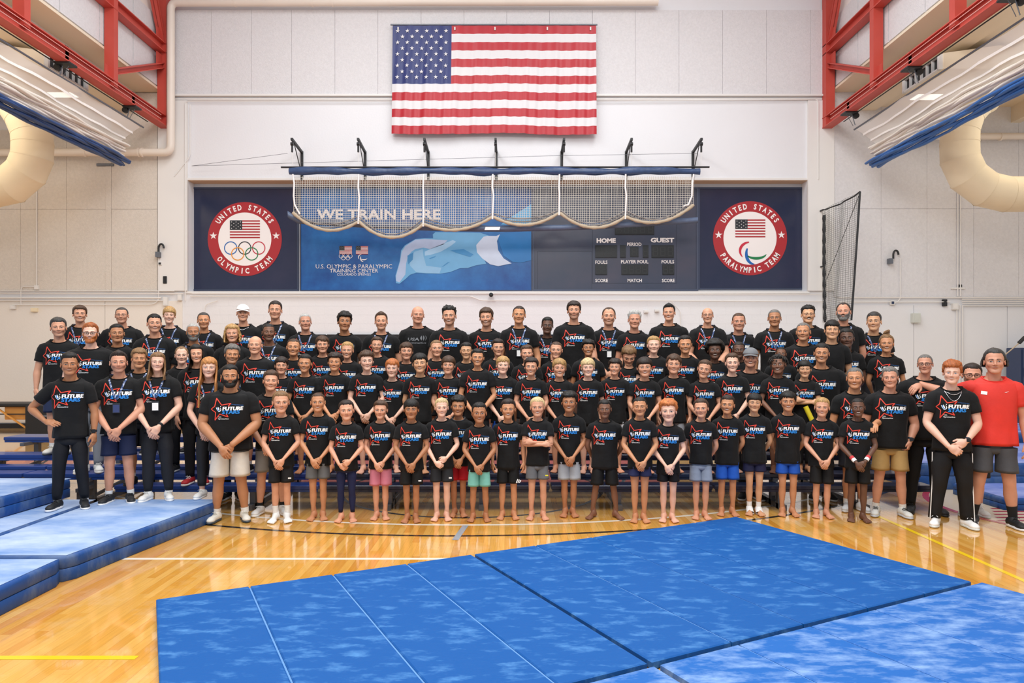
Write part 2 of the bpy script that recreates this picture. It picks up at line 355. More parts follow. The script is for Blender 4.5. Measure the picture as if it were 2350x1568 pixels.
# ================================================================ big pipe
def pipe_obj(name, P, r, mt, label, cat, group=None, n=16, rings=(), bendr=0):
    P = [Vector(p) for p in P]; Q = [P[0]]
    for i in range(1, len(P)-1):
        a, b, c = P[i-1], P[i], P[i+1]; d = bendr or r*1.6; u = (a-b).normalized()*d; v = (c-b).normalized()*d
        for t in np.linspace(0, 1, 7): Q.append((b+u)*(1-t)**2+b*2*t*(1-t)+(b+v)*t*t)
    Q.append(P[-1]); g = G(); tube(g, [tuple(q) for q in Q], r, n, ref=(.01, 1, .02) if True else None)
    for (p, dr, ax) in rings:
        p = Vector(p); e = Vector(ax)*.02; tube(g, [tuple(p-e), tuple(p+e)], r+dr, n, ref=(.01, 1, .02))
    return g.build(name, mt, label=label, category=cat, group=group)
pr = .085
pipe_obj('rain_pipe', [px(-120, 350, 15.95), px(392, 350, 15.95), px(392, 6, 15.95), px(1510, 4, 15.95)], pr, M_pipe, 'thick cream pipe running up the wall beside the red column and across under the roof', 'pipe', bendr=.16,
     rings=[(px(320, 350, 15.95), .02, (1, 0, 0)), (px(327, 350, 15.95), .02, (1, 0, 0)), (px(197, 350, 15.95), .02, (1, 0, 0)), (px(540, 6, 15.95), .008, (1, 0, 0)), (px(717, 6, 15.95), .008, (1, 0, 0)), (px(764, 6, 15.95), .008, (1, 0, 0)), (px(893, 5, 15.95), .008, (1, 0, 0))])
pipe_obj('rain_pipe', [px(2030, 314, 15.95), px(2500, 312, 15.95)], pr*.85, M_pipe, 'cream pipe running level along the wall behind the round duct beside the netting', 'pipe',
     rings=[(px(2296, 314, 15.95), .015, (1, 0, 0))])
# conduits -------------------------------------------------------
def conduit(pts, r=.014, y=WY-.07, label=None, mt=None):
    return pipe_obj('conduit', [px(a, b, y) for a, b in pts], r, mt or M_trimw, label, 'conduit', 'conduits fixed to the back wall', n=6, bendr=.09)
conduit([(-60, 668), (400, 668)], .012, label='thin cream conduit along the wall, topmost of those above the left group')
conduit([(-60, 673), (420, 674)], .012, label='thin cream conduit just below the topmost one above the left group')
conduit([(-60, 684), (370, 684)], .02, label='thick cream conduit along the foot of the grey wall panels above the left group')
conduit([(-60, 690), (380, 690)], .012, label='thin cream conduit right under the thick one above the left group')
conduit([(30, 700), (352, 699), (364, 690), (364, 560)], .010, label='cream conduit turning up the white strip beside the small black arm')
conduit([(84, 660), (84, 405)], .012, label='cream conduit dropping from the round duct to a small wall box')
conduit([(48, 700), (48, 658), (80, 658)], .010, label='short bent cream conduit beside the small wall box above the left group')
conduit([(425, 690), (425, 232), (900, 232)], .012, label='cream conduit framing the banner recess and passing behind the flag')
conduit([(1368, 232), (1878, 228), (1878, 412)], .012, label='cream conduit from behind the flag to the corner of the banner recess')
conduit([(436, 240), (436, 360), (400, 405)], .011, label='cream conduit beside the big pipe ending on a slant')
conduit([(436, 680), (1080, 680), (1104, 690), (1500, 690), (1890, 692)], .013, label='long white conduit under the sign panels with a small dip near the black camera')
conduit([(440, 674), (1180, 674), (1900, 676)], .010, label='long thin white conduit straight below the sign panels')
conduit([(2198, 680), (2198, 440)], .014, label='white conduit under the bend of the duct, nearer the netting')
conduit([(2204, 680), (2204, 440)], .014, label='white conduit under the bend of the duct, farther from the netting')
conduit([(1925, 683), (2500, 683)], .014, label='white conduit along the foot of the grey wall panels behind the red shirt')
for k in range(4): conduit([(2208, 687+5*k), (2500, 687+5*k)], .012, label='white conduit %s of the four stacked beside the junction boxes' % ('topmost', 'second from top', 'third from top', 'lowest')[k])
conduit([(1925, 693), (2180, 693)], .012, label='white conduit running from the netting to the junction boxes')
for k, dx in enumerate((0, 7, 13)): conduit([(2196+dx, 700), (2196+dx, 905)], .012, label='white conduit dropping behind the curly red hair, %s of three' % ('first', 'middle', 'last')[k])
conduit([(2066, 593), (2066, 690), (2052, 696)], .011, label='white conduit below the hooked arm on the grey panels')
conduit([(1562, 768), (1562, 715), (1540, 690)], .008, label='thin white conduit behind the top row beside the two small boxes')
conduit([(470, 800), (470, 700), (500, 690)], .008, label='thin white conduit behind the top row under the team seal with rings')
def wallbox(x0, y0, x1, y1, d=.06, mt=None, label='', name='junction_box', det=None):
    a = px(x0, y1, WY-.02-d); b = px(x1, y0, WY-.02-d); g = G(); box(g, (0, 0, 0), (b.x-a.x, d, b.z-a.z), 0, None, min(.006, (b.x-a.x)*.1))
    o = g.build(name, mt or M_whiteplastic, label=label, category=name.replace('_', ' '), loc=(a.x, WY-.02-d, a.z))
    g = G(); box(g, ((b.x-a.x)*.2, -.004, (b.z-a.z)*.2), ((b.x-a.x)*.8, 0, (b.z-a.z)*.8)); g.build('cover', det or mt or M_trimw, o)
    return o
wallbox(78, 655, 88, 665, label='small cream box on the wall at the lower end of the drop conduit')
wallbox(22, 701, 34, 710, label='small cream box low on the wall far from the bleacher')
wallbox(70, 707, 84, 716, label='small cream outlet box beside a short stub above the grey-haired man', mt=M_duct)
wallbox(374, 682, 384, 702, label='cream box on the white strip above the blond woman')
wallbox(407, 676, 416, 690, label='cream box at the corner of the banner recess')
wallbox(362, 601, 371, 609, label='small white box with dark window beside the black arm', det=M_black)
wallbox(374, 634, 382, 651, label='small black box beside the banner recess', mt=M_black)
wallbox(2044, 690, 2054, 700, label='small white box with dark window behind the top row', det=mat('navy_label', '1d2f52', .5))
wallbox(2165, 687, 2174, 703, label='small black box beside the bundle of conduits', mt=M_black)
wallbox(2095, 719, 2113, 741, .1, label='grey electrical box behind the glasses man, largest on the wall', mt=mat('grey_enclosure', 'c9ccc4', .5))
wallbox(2187, 696, 2200, 711, .08, label='white box under the bundle of conduits')
wallbox(2183, 660, 2215, 664, .05, label='wide flat white box at the top of the conduit bundle')
wallbox(2198, 653, 2208, 659, .05, label='small black box on top of the conduit bundle', mt=M_black)
wallbox(1478, 712, 1488, 718, label='small white box on the block wall, nearer the scoreboard of two', mt=M_whiteplastic)
wallbox(1503, 710, 1513, 716, label='small white box on the block wall, farther from the scoreboard of two', mt=M_whiteplastic)
wallbox(221, 375, 260, 381, .05, label='flat metal bracket plate high on the wall under the cream pipe', name='wall_bracket', mt=M_grey)
def hook(x, y, label, s=1):
    g = G(); pts = []
    for a in np.linspace(0, PI, 9): pts.append(tuple(px(x-6*s*math.cos(a)+2, y-10*math.sin(a), WY-.12)))
    pts = [tuple(px(x-6*s+2, y+9, WY-.12))]+pts
    tube(g, pts, .022, 8); o = g.build('camera_arm', M_black, label=label, category='camera arm')
    a = px(x-9*s, y+20, WY-.18); g = G(); box(g, (a.x-.03, a.y, a.z), (a.x+.05, WY-.06, a.z+.12)); g.build('mount', M_grey, o)
hook(368, 570, 'black hooked arm on the white strip beside the banner recess')
hook(2054, 585, 'black hooked arm on the grey wall panels beside the netting')
g = G(); a = px(1127, 676, WY-.15)
P = [(a.x, WY-.02, a.z+.02), (a.x, WY-.12, a.z+.02)]; tube(g, P, .03, 8, ref=(0, 0, 1)); cam_ = g.build('security_camera', M_whiteplastic, label='white dome camera with black lens under the blue banner', category='camera')
g = G(); V = []
R = []
for t in np.linspace(0, PI, 9): R.append([(a.x+.05*math.sin(t)*math.cos(u), a.y+.05*math.sin(t)*math.sin(u), a.z-.01+.05*math.cos(t)) for u in np.arange(12)/12*2*PI])
loft(g, R, caps=False); g.build('lens_dome', M_black, cam_)
# ================================================================ flag
def flag_obj():
    x0, x1 = wx(904)/1.0, wx(1366); z1, z0 = wz(66), wz(312); Yf = WY-.16
    W_, H_ = x1-x0, z1-z0; root = empty('flag', (0, 0, 0), label='large flag with stars and red and white stripes hanging on the wall', category='flag')
    mr_, mw_, mb_ = mat('flag_red', 'b3202c', .45, var=.06, vs_=5), mat('flag_white', 'dcdadb', .5), mat('flag_blue', '222e6b', .45, var=.08, vs_=5)
    def P(u, v):
        x = x0+u*W_*(1-.0*v)+(-.006*v)*W_*(1 if u < .5 else -.3); z = z1-v*H_-(.015*math.sin(u*9)*v)-.02*u*v
        fold = .012*math.sin(u*130+v*3)+.012*math.sin(u*53+2*v)+.02*v*math.sin(u*17+1)
        return (x, Yf+fold*(.25+.75*min(1, v*2))-.03*v, z)
    nu = 150
    def band(v0, v1, u0, u1, mt, name, nv=3):
        n = max(2, int(nu*(u1-u0))); g = G(); uu = np.linspace(u0, u1, n); vv = np.linspace(v0, v1, nv)
        R = [[P(u, v) for u in uu] for v in vv]; loft(g, R[::-1], closed=False); o = g.build(name, mt, root)
        return o
    cu, cv = .290, 7/13
    for i in range(13):
        u0 = cu if i < 7 else 0
        band(i/13, (i+1)/13, u0, 1, mr_ if i % 2 == 0 else mw_, 'stripe')
    can = band(0, cv, 0, cu, mb_, 'canton', 9)
    for r in range(9):
        n = 6 if r % 2 == 0 else 5
        for k in range(n):
            u = (.0255+(k*.0475 if n == 6 else .02375+k*.0475)); v = .052+r*.0535
            g = G(); pts = star(0, 0, .052); V = []
            for (a, b) in pts:
                q = P(u+a/W_, v-b/H_); V.append((q[0], q[1]-.018, q[2]))
            q = P(u, v); V.append((q[0], q[1]-.02, q[2])); g.add(V, [[10, i, (i+1) % 10] for i in range(10)], 0, None, False); g.build('star', mw_, can)
    g = G(); tube(g, [(x0-.05, Yf, z1+.015), (x1+.03, Yf, z1+.015)], .018, 8); g.build('pole', M_grey, root)
    for x in (914, 1136, 1256, 1355, 1044):
        g = G(); a = px(x, 66, Yf); box(g, (a.x-.015, Yf-.03, a.z-.04), (a.x+.015, WY, a.z+.03)); g.build('clip', M_whiteplastic, root)
flag_obj()
# ================================================================ sign panels in the recess
SY = WY+.29
def sign(name, x0, x1, y0, y1, mt, label, fr='3a4258', t=.04):
    s = SY/F; X0, X1, Z1, Z0 = (x0-CX)*s, (x1-CX)*s, CZ-(y0-HY)*s, CZ-(y1-HY)*s
    root = empty(name, (X0, SY, Z0), label=label, category='sign'); W_, H_ = X1-X0, Z1-Z0
    g = G(); box(g, (0, 0, 0), (W_, .03, H_)); g.build('board', mt, root)
    g = G(); frame_box(g, t, W_-t, t, H_-t, t, -.02, 0); g.build('frame', mat('sign_frame_'+fr, fr, .4, metal=.3), root)
    return root, (lambda x, y: ((x-CX)*s-X0, CZ-(y-HY)*s-Z0)), s
navy = mat('navy_panel', '1a2440', .22, col2='2a2c46', vs_=.8, thr=(.35, .7))
Wt, Rd, Bk = mat('print_white', 'f1ebe8', .5), mat('print_red', 'a9242b', .45), mat('print_black', '22262b', .5)
Bl, Ye, Gr, Rr = mat('print_blue', '0f62ae', .5), mat('print_yellow', 'e8962a', .5), mat('print_green', '0d7a45', .5), mat('print_crimson', 'c5283f', .5)
def mini_flag(root, T, s, x0, y0, x1, y1, Y, grid=None):
    g = G(); (a, b), (c, d) = T(x0, y1), T(x1, y0); h = (d-b)/13; w_ = c-a
    for i in range(7):
        xa = a+w_*.41 if i < 4 else a
        z1_ = d-2*i*h; poly(g, [(xa, z1_-h), (c, z1_-h), (c, z1_), (xa, z1_)], Y, 0)
    poly(g, [(a, d-7*h), (a+w_*.41, d-7*h), (a+w_*.41, d), (a, d)], Y, 1)
    for r in range(5):
        n = 3 if r % 2 == 0 else 2
        for k in range(n):
            cx_ = a+w_*.41*(.14+(.36*k if n == 3 else .18+.36*k)); cz_ = d-7*h*(.17+.165*r); poly(g, star(cx_, cz_, w_*.022), Y-.001, 2)
    poly(g, [(a, b), (c, b), (c, d), (a, d)], Y+.0015, 2); g.build('flag_emblem', [Rd, Bk, Wt], root)
def rings(root, T, s, cx, cy, r, th, cols, Y=-.012):
    off = [(-2.26, 0), (0, 0), (2.26, 0), (-1.13, .95), (1.13, .95)]
    for (dx, dy), m_ in zip(off, cols):
        g = G(); a, b = T(cx+dx*r, cy+dy*r); ringpoly(g, a, b, (r-th/2)*s, (r+th/2)*s, Y-.001*dy, 0, 40); g.build('ring', m_, root)
def agitos(root, T, s, cx, cy, r, cols, Y=-.012):
    # three swooping arcs
    def sw(a0, a1, rx, ry, ox, oy, m_, wd, rot=0):
        g = G(); n = 20; o_ = []; i_ = []
        for k in range(n+1):
            t = k/n; a = math.radians(a0+(a1-a0)*t); wv = wd*math.sin(PI*min(1, .08+t*.92))**.7
            for L_, q in ((o_, wv/2), (i_, -wv/2)):
                X_ = (rx+q)*math.cos(a); Z_ = (ry+q)*math.sin(a); X2 = X_*math.cos(rot)-Z_*math.sin(rot); Z2 = X_*math.sin(rot)+Z_*math.cos(rot)
                p = T(cx+(ox+X2)*r, cy-(oy+Z2)*r); L_.append(p)
        poly(g, o_+i_[::-1], Y, 0); g.build('swoosh', m_, root)
    sw(95, 225, .95, .85, -.05, .15, cols[0], .26)
    sw(150, 275, .75, 1.0, .35, -.1, cols[1], .3)
    sw(215, 345, 1.0, .55, .55, .0, cols[2], .26)
def arc_text(root, T, s, word, cx, cy, R, a_mid, step, h, flip=False, m_=None, aspect=.62):
    g = G(); n = len(word)
    for i, ch in enumerate(word):
        if ch == ' ':
            g.build('lettering', m_ or Wt, root); g = G(); continue
        q, Tt, asp = text(ch, bold=.035); wd = min(asp, .9)*h*.78 if ch not in 'I' else h*.2
        if ch in 'M': wd = h*.68
        k = i-(n-1)/2; a = math.radians(a_mid+(k*step if flip else -k*step)); ca, sa = math.cos(a), math.sin(a)
        c0_ = np.array(T(cx, cy)); up = np.array((ca, sa))*(-1 if flip else 1); rt = np.array((sa, -ca))*(-1 if flip else 1)
        base = c0_+np.array((ca, sa))*R*s
        V2 = base+(q[:, :1]-.5)*wd*s*rt+(q[:, 1:]-.5)*h*s*up; g.add(np.c_[V2[:, 0], np.full(len(V2), -.012), V2[:, 1]], Tt, 0, None, False)
    if g.V: g.build('lettering', m_ or Wt, root)
def seal(root, T, s, cx, cy, word2):
    R = 85; g = G(); a, b = T(cx, cy); ringpoly(g, a, b, 61*s, R*s, -.008, 0, 72); g.build('red_ring', Rd, root)
    g = G(); poly(g, circ(a, b, 61.5*s, 72), -.007, 0); g.build('white_disc', Wt, root)
    arc_text(root, T, s, 'UNITED STATES', cx, cy, 73, 90, 9.3, 13)
    arc_text(root, T, s, word2, cx, cy, 73, 270, 9.3 if len(word2) < 13 else 8.2, 13, True)
    for sx in (-1, 1):
        g = G(); p = T(cx+sx*72, cy-7.5); poly(g, star(p[0], p[1], 9*s), -.010, 0); g.build('star', Wt, root)
    mini_flag(root, T, s, cx-34, cy-43, cx+35, cy-2, -.012)
r1, T, s = sign('seal_sign', 440, 686, 430, 668, navy, 'navy sign with round red seal, flag and five coloured rings'); seal(r1, T, s, 562, 549, 'OLYMPIC TEAM')
rings(r1, T, s, 562, 569.5, 14.2, 2.1, [Bl, Bk, Rr, Ye, Gr])
r2, T, s = sign('seal_sign', 1602, 1843, 430, 665, navy, 'navy sign with round red seal, flag and three coloured swooshes'); seal(r2, T, s, 1721, 547, 'PARALYMPIC TEAM')
agitos(r2, T, s, 1722, 580, 24, [Rr, Bl, Gr])
# blue banner
blue = mat('banner_blue', '0e4287', .35, col2='2d80c6', vs_=.5, thr=(.38, .70))
r3, T, s = sign('training_banner', 689, 1221, 430, 668, blue, 'blue banner with large hand and the words WE TRAIN HERE', t=.02)
g = G(); a, b = T(727, 504), T(1011, 481); put_text(g, 'WE TRAIN HERE', a[0], b[0], a[1], b[1], -.012, 0, bold=.03); g.build('lettering', Wt, r3)
for s_, x0, x1, y0, y1, bo in (('U.S. OLYMPIC & PARALYMPIC', 725, 900, 607, 616.5, .0), ('TRAINING CENTER', 757, 868, 617.5, 626, .0), ('COLORADO SPRINGS', 774, 851, 627, 633, .0)):
    g = G(); a, b = T(x0, y1), T(x1, y0); put_text(g, s_, a[0], b[0], a[1], b[1], -.012, 0, bold=bo); g.build('lettering', Wt, r3)
mini_flag(r3, T, s, 779, 565, 808, 584, -.012); mini_flag(r3, T, s, 817, 565, 845, 584, -.012)
rings(r3, T, s, 793.5, 588, 4.6, .9, [Wt]*5); agitos(r3, T, s, 831, 592, 8, [Wt, Wt, Wt])
def cz(p): return (880+p[0]/6.528, 480+p[1]/6.528)
def shape(name, pts, color, Y=-.010):
    g = G(); poly(g, [T(*cz(p)) for p in pts], Y, 0); g.build(name, mat('art_'+color, color, .4, col2=None, var=.06, vs_=3), r3)
shape('hand_print', [(180, 1000), (245, 780), (265, 620), (320, 545), (480, 450), (620, 438), (745, 440), (740, 380), (780, 345), (1450, 355), (1580, 400), (1500, 480), (1480, 700), (1540, 820), (1380, 845), (1260, 885), (1150, 885), (1000, 945), (850, 970), (640, 965), (490, 955), (400, 985), (330, 1050), (240, 1120), (190, 1110)], '6fb0dc')
shape('forearm_print', [(1700, 400), (1800, 360), (2225, 330), (2225, 765), (2050, 805), (1930, 790), (1800, 700)], '1f78bd')
shape('sleeve_print', [(1830, 170), (2100, 0), (2225, -80), (2225, 235), (1760, 235)], '5fb0e2')
shape('cuff_print', [(1500, 415), (1560, 402), (1690, 405), (1745, 380), (1700, 480), (1720, 620), (1800, 740), (1920, 815), (1720, 855), (1600, 830), (1480, 740), (1400, 650), (1390, 540)], 'cfdcf0', -.013)
shape('hand_light_print', [(190, 1000), (250, 790), (275, 640), (330, 555), (480, 460), (620, 450), (740, 455), (960, 470), (900, 530), (700, 600), (600, 580), (480, 600), (420, 640), (370, 700), (340, 820), (330, 980), (240, 1100), (190, 1080)], 'b5c6e4', -.012)
shape('thumb_print', [(620, 640), (720, 590), (900, 520), (1040, 465), (1090, 490), (1000, 560), (860, 640), (700, 690), (620, 700)], 'a4cdec', -.012)
shape('palm_print', [(470, 640), (590, 600), (600, 700), (640, 850), (870, 880), (840, 965), (640, 958), (490, 945), (400, 850), (400, 720)], '93c3e6', -.0118)
shape('palm_shadow_print', [(360, 700), (450, 650), (440, 760), (370, 830)], '3f8cc4', -.013)
for q in (((680, 740), (790, 700), (770, 725), (700, 750)), ((870, 870), (960, 800), (1000, 790), (900, 860)), ((1000, 620), (1200, 600), (1350, 680), (1300, 720), (1100, 660))): shape('hand_shade_print', q, '3f8fc8', -.0135)
# scoreboard
sb = mat('scoreboard_panel', '3b4356', .3, col2='4a4a5a', vs_=.9, thr=(.4, .7))
r4, T, s = sign('scoreboard', 1222, 1602, 430, 668, sb, 'dark scoreboard with HOME and GUEST digit windows', fr='4a5164')
for (x0, x1, y0, y1) in ((1366, 1416, 563, 592), (1423, 1436, 563, 592), (1446, 1465, 567, 590), (1475, 1488, 563, 592), (1495, 1546, 563, 592), (1366, 1393, 607, 631), (1426, 1487, 607, 631), (1520, 1547, 607, 631), (1411, 1501, 514, 539)):
    g = G(); a, b = T(x0, y1), T(x1, y0); box(g, (a[0], -.02, a[1]), (b[0], 0, b[1]), 0, None, .004); dd = g.build('digit_window', mat('digit_black', '1a1d20', .35), r4)
    n = max(1, round((x1-x0)/17)); g = G()
    for k in range(n):
        cx_ = a[0]+(k+.5)*(b[0]-a[0])/n; h = (b[1]-a[1])*.34; w2 = .05; cz_ = (a[1]+b[1])/2; t_ = .008
        for (xa, za, xb, zb) in ((-w2, h, w2, h), (-w2, 0, w2, 0), (-w2, -h, w2, -h)): box(g, (cx_+xa, -.023, cz_+za-t_), (cx_+xb, -.02, cz_+zb+t_))
        for xx in (-w2, w2):
            for q in (-1, 1): box(g, (cx_+xx-t_, -.023, cz_+min(0, q*h)+.01), (cx_+xx+t_, -.02, cz_+max(0, q*h)-.01))
    g.build('segments', mat('digit_off', '2c3032', .5), dd, kind='stuff')
for s_, x0, x1, y0, y1, bo in (('HOME', 1369, 1413, 547, 558, .05), ('GUEST', 1493, 1547, 546, 557, .05), ('PERIOD', 1439, 1472, 557, 565, .02), ('FOULS', 1366, 1394, 598, 606, .02), ('PLAYER FOUL', 1425, 1488, 597, 605, .02), ('FOULS', 1518, 1547, 597, 605, .02), ('SCORE', 1366, 1395, 640, 648, .02), ('MATCH', 1440, 1473, 640, 648, .02), ('SCORE', 1519, 1548, 640, 648, .02)):
    g = G(); a, b = T(x0, y1), T(x1, y0); put_text(g, s_, a[0], b[0], a[1], b[1], -.008, 0, bold=bo); g.build('lettering', Wt, r4)
for q in ((1234, 1358, 577, 664), (1360, 1552, 510, 650)):
    g = G(); a, b = T(q[0], q[3]), T(q[1], q[2]); frame_box(g, a[0], b[0], a[1], b[1], .006, -.005, 0); g.build('panel_seam', mat('seam_dark', '2c3344', .5), r4)
# ================================================================ rolled net on wall brackets
NY = 15.45
def NP(x, y, Y=NY): return px(x, y, Y)
BR = [(693, 672), (838, 823), (983, 972), (1139, 1131), (1289, 1284), (1437, 1435), (1590, 1598)]
for i, (xw, xf) in enumerate(BR):
    a = px(xw, 352, WY-.02); xx = a.x; zt = a.z; rt = empty('net_bracket', (xx, WY, zt), label='black steel wall bracket carrying the rolled net, %s from the seal with rings' % ('first', 'second', 'third', 'fourth', 'fifth', 'sixth', 'seventh')[i], category='bracket', group='brackets holding the net')
    g = G(); bar(g, (0, -.02, .05), (0, -.02, -.62), .055, .04, up=(0, 1, 0)); g.build('post', M_black, rt)
    g = G(); bar(g, (0, -.02, .02), (0, -.78, .1), .05, .05); g.build('arm', M_black, rt)
    g = G(); tube(g, [(0, -.03, -.5), (0, -.6, .05)], .01, 6, ref=(1, 0, 0)); g.build('brace', M_black, rt)
    g = G(); tube(g, [(0, -.74, .02), (0, -.74, -.18)], .022, 8, ref=(0, 1, 0)); tube(g, [(-.03, -.74, 0), (.03, -.74, 0)], .04, 10, ref=(0, 1, 0)); g.build('pulley', M_black, rt)
    g = G(); tube(g, [(.0, -.74, -.1), (.0, -.74, -.52)], .006, 5); g.build('rope', M_trimw, rt)
roll = empty('rolled_net', (0, NY, 5.7), label='white climbing net gathered in scallops under a long blue vinyl roll', category='net')
g = G(); n = 60; R = []
for i in range(n):
    t = i/(n-1); p = NP(664+(1606-664)*t, 393, NY); w_ = .07+.012*math.sin(t*70)+.01*math.sin(t*31); z = p.z+.01*math.sin(t*23)
    if t < .03 or t > .97: w_ *= .9
    R.append([(p.x, p.y+w_*.9*math.cos(a)-0, z-5.7+w_*math.sin(a)*(1.1)+.006*math.sin(5*a+t*90)) for a in np.arange(14)/14*2*PI])
R = np.array(R); R[:, :, 1] -= NY
loft(g, R[::-1]); g.build('vinyl_roll', mat('navy_vinyl', '33496f', .35, var=.15, vs_=8, bump=.3, bs=12), roll)
g = G(); a, b = NP(645, 384), NP(1628, 383.5); tube(g, [(a.x, 0, a.z-5.7), (b.x, 0, b.z-5.7)], .02, 8); g.build('pipe', M_black, roll)
# net panels: sag curves between straps
SX = [672, 823, 972, 1131, 1284, 1436, 1592]; SB = [488, 508, 514, 497, 488, 497, 470]; SAG = [544-496, 540-500, 524-496, 516-488, 522-488, 520-482]; SAG = [30, 34, 22, 24, 30, 26]
M_net = mat('net_cord', 'cfc8bd', .8); M_netb = mat('net_cord_tan', 'c4b39b', .85, bump=.6, bs=90)
def nb(x):
    for i in range(6):
        if x <= SX[i+1] or i == 5:
            t = (x-SX[i])/(SX[i+1]-SX[i]); t = min(max(t, 0), 1); return SB[i]*(1-t)+SB[i+1]*t+SAG[i]*4*t*(1-t)
g = G()
def strip(g, pts, wd, axis='x'):
    P = np.array(pts); d = np.zeros_like(P)
    if axis == 'x': d[:, 0] = wd/2
    else: d[:, 2] = wd/2
    R = np.stack([P-d, P+np.array([0, -.004, 0]), P+d], 0); loft(g, R if axis == 'x' else R[::-1], closed=False)
def NPl(x, y, dy=0): p = NP(x, y, NY+dy); return (p.x, p.y-NY, p.z-5.7)
x = 674
while x < 1592:
    yb = nb(x); pts = [NPl(x+.8*math.sin(v*.2+x), y, .02*math.sin(x*.05+v)) for v, y in enumerate(np.linspace(405, yb, 9))]; strip(g, pts, .0095); x += 5.1
y = 408
while y < 545:
    seg = []
    for xx in np.linspace(674, 1592, 150):
        # rows follow the sag more the lower they are
        t = (y-405)/130; yy = y
        inside = yy < nb(xx)-1
        if inside: seg.append(NPl(xx, yy, .02*math.sin(xx*.05)))
        else:
            if len(seg) > 1: strip(g, seg, .0095, 'z')
            seg = []
    if len(seg) > 1: strip(g, seg, .0095, 'z')
    y += 5.1
g.build('netting', M_net, roll, kind='stuff')
g = G(); pts = [NPl(xx, nb(xx), -.04) for xx in np.linspace(672, 1592, 140)]; tube(g, pts, .035+.006*np.sin(np.arange(140)*1.7), 8); g.build('edge_rope', M_netb, roll)
for dy_, dz_ in ((.03, 4), (.06, -3)):
    g = G(); pts = [NPl(xx, nb(xx)-8+dz_+4*math.sin(xx*.03), -dy_) for xx in np.linspace(690, 1575, 110)]; tube(g, pts, .012, 6); g.build('edge_cord', mat('net_grey', '8f8a86', .8), roll)
for i, xx in enumerate(SX):
    g = G(); b_ = SB[i]; pts = [NPl(xx, 400, -.05), NPl(xx-1, 430, -.05), NPl(xx+1.5*(i % 2), (400+b_)/2, -.06), NPl(xx-(1 if i else 6), b_+6, -.06)]
    if i in (0, 6): pts = [NPl(xx, 400, -.05), NPl(xx+(1 if i == 0 else -1)*3, 420, -.05), NPl(xx+(1 if i == 0 else -2)*2, 450, -.05), NPl(xx+(4 if i == 0 else -12), 470, -.05), NPl(xx+(16 if i == 0 else -24), b_+4, -.05)]
    tube(g, pts, .02, 8); g.build('strap', Wt, roll)
# loose blue skirt below the net
g = G(); R = []
for t in np.linspace(0, 1, 40):
    xx = 660+(1602-660)*t; yc_ = 492 if t < .02 else (505+20*math.sin(PI*t)); 
    p0 = NPl(xx, yc_-8+2*math.sin(t*40), .05); p1 = NPl(xx, yc_+7, .07); p2 = NPl(xx, yc_+6, .1); R.append([p0, p1, p2, (p0[0], p0[1]+.02, p0[2])])
loft(g, R); g.build('vinyl_skirt', mat('navy_vinyl_light', '5b6a86', .4, var=.15, vs_=8), roll)
g = G(); a, b = NPl(1112, 528, -.01), NPl(1146, 521, -.01); poly(g, [(a[0], a[2]), (b[0], a[2]), (b[0]+.02, b[2]), (a[0]+.02, b[2])], -.012, 0); g.build('name_tag', Wt, roll)
g = G(); tube(g, [tuple(px(440, 381, 15.9)), tuple(px(660, 352, 15.7))], .004, 4); tube(g, [tuple(px(440, 381, 15.9)), tuple(px(1250, 358, 15.9)), tuple(px(1600, 352, 15.9))], .004, 4); g.build('guy_wire', M_grey, label='thin wires stretched along the wall between the net brackets', category='wire')
# ================================================================ side net
sn = empty('side_net', (0, 0, 0), label='tall black-edged net hanging beside the navy sign', category='net')
A = [px(1888, 482, 16.0), px(1973, 441, 14.6), px(1955, 735, 14.6), px(1890, 740, 16.0)]
def SNp(u, v):
    t = A[0].lerp(A[1], u); b = A[3].lerp(A[2], u); p = t.lerp(b, v); return (p.x+.03*math.sin(u*9)*v+.015*math.sin(u*17), p.y+.04*math.sin(u*11+v*2), p.z)
g = G()
for i in range(23): tube(g, [SNp(i/22, v) for v in np.linspace(0, 1, 8)], .0042, 3, caps=False)
for i in range(60): tube(g, [SNp(u, i/59) for u in np.linspace(0, 1, 10)], .0035, 3, caps=False, ref=(0, 0, 1))
g.build('netting', mat('net_dark', '7a7d78', .8), sn, kind='stuff')
for v_ in (0, .5): g = G(); p_ = SNp(.02, v_); bar(g, p_, (p_[0], WY+.01, p_[2]), .03, .03); g.build('wall_hook', M_black, sn)
for nm, P, r in (('edge_cord', [SNp(1, v) for v in np.linspace(0, 1, 8)], .022), ('edge_cord', [SNp(.04, v) for v in np.linspace(.05, 1, 30)], .035), ('edge_cord', [(SNp(u, 0)[0], SNp(u, 0)[1], SNp(u, 0)[2]-.05*math.sin(PI*u)) for u in np.linspace(0, 1, 14)], .016), ('stay_wire', [SNp(.1, .62), SNp(.97, .03)], .007)):
    g = G(); tube(g, P, (r*(1+.3*np.sin(np.arange(len(P))*2.1)) if r > .03 else r), 6); g.build(nm, M_black, sn)
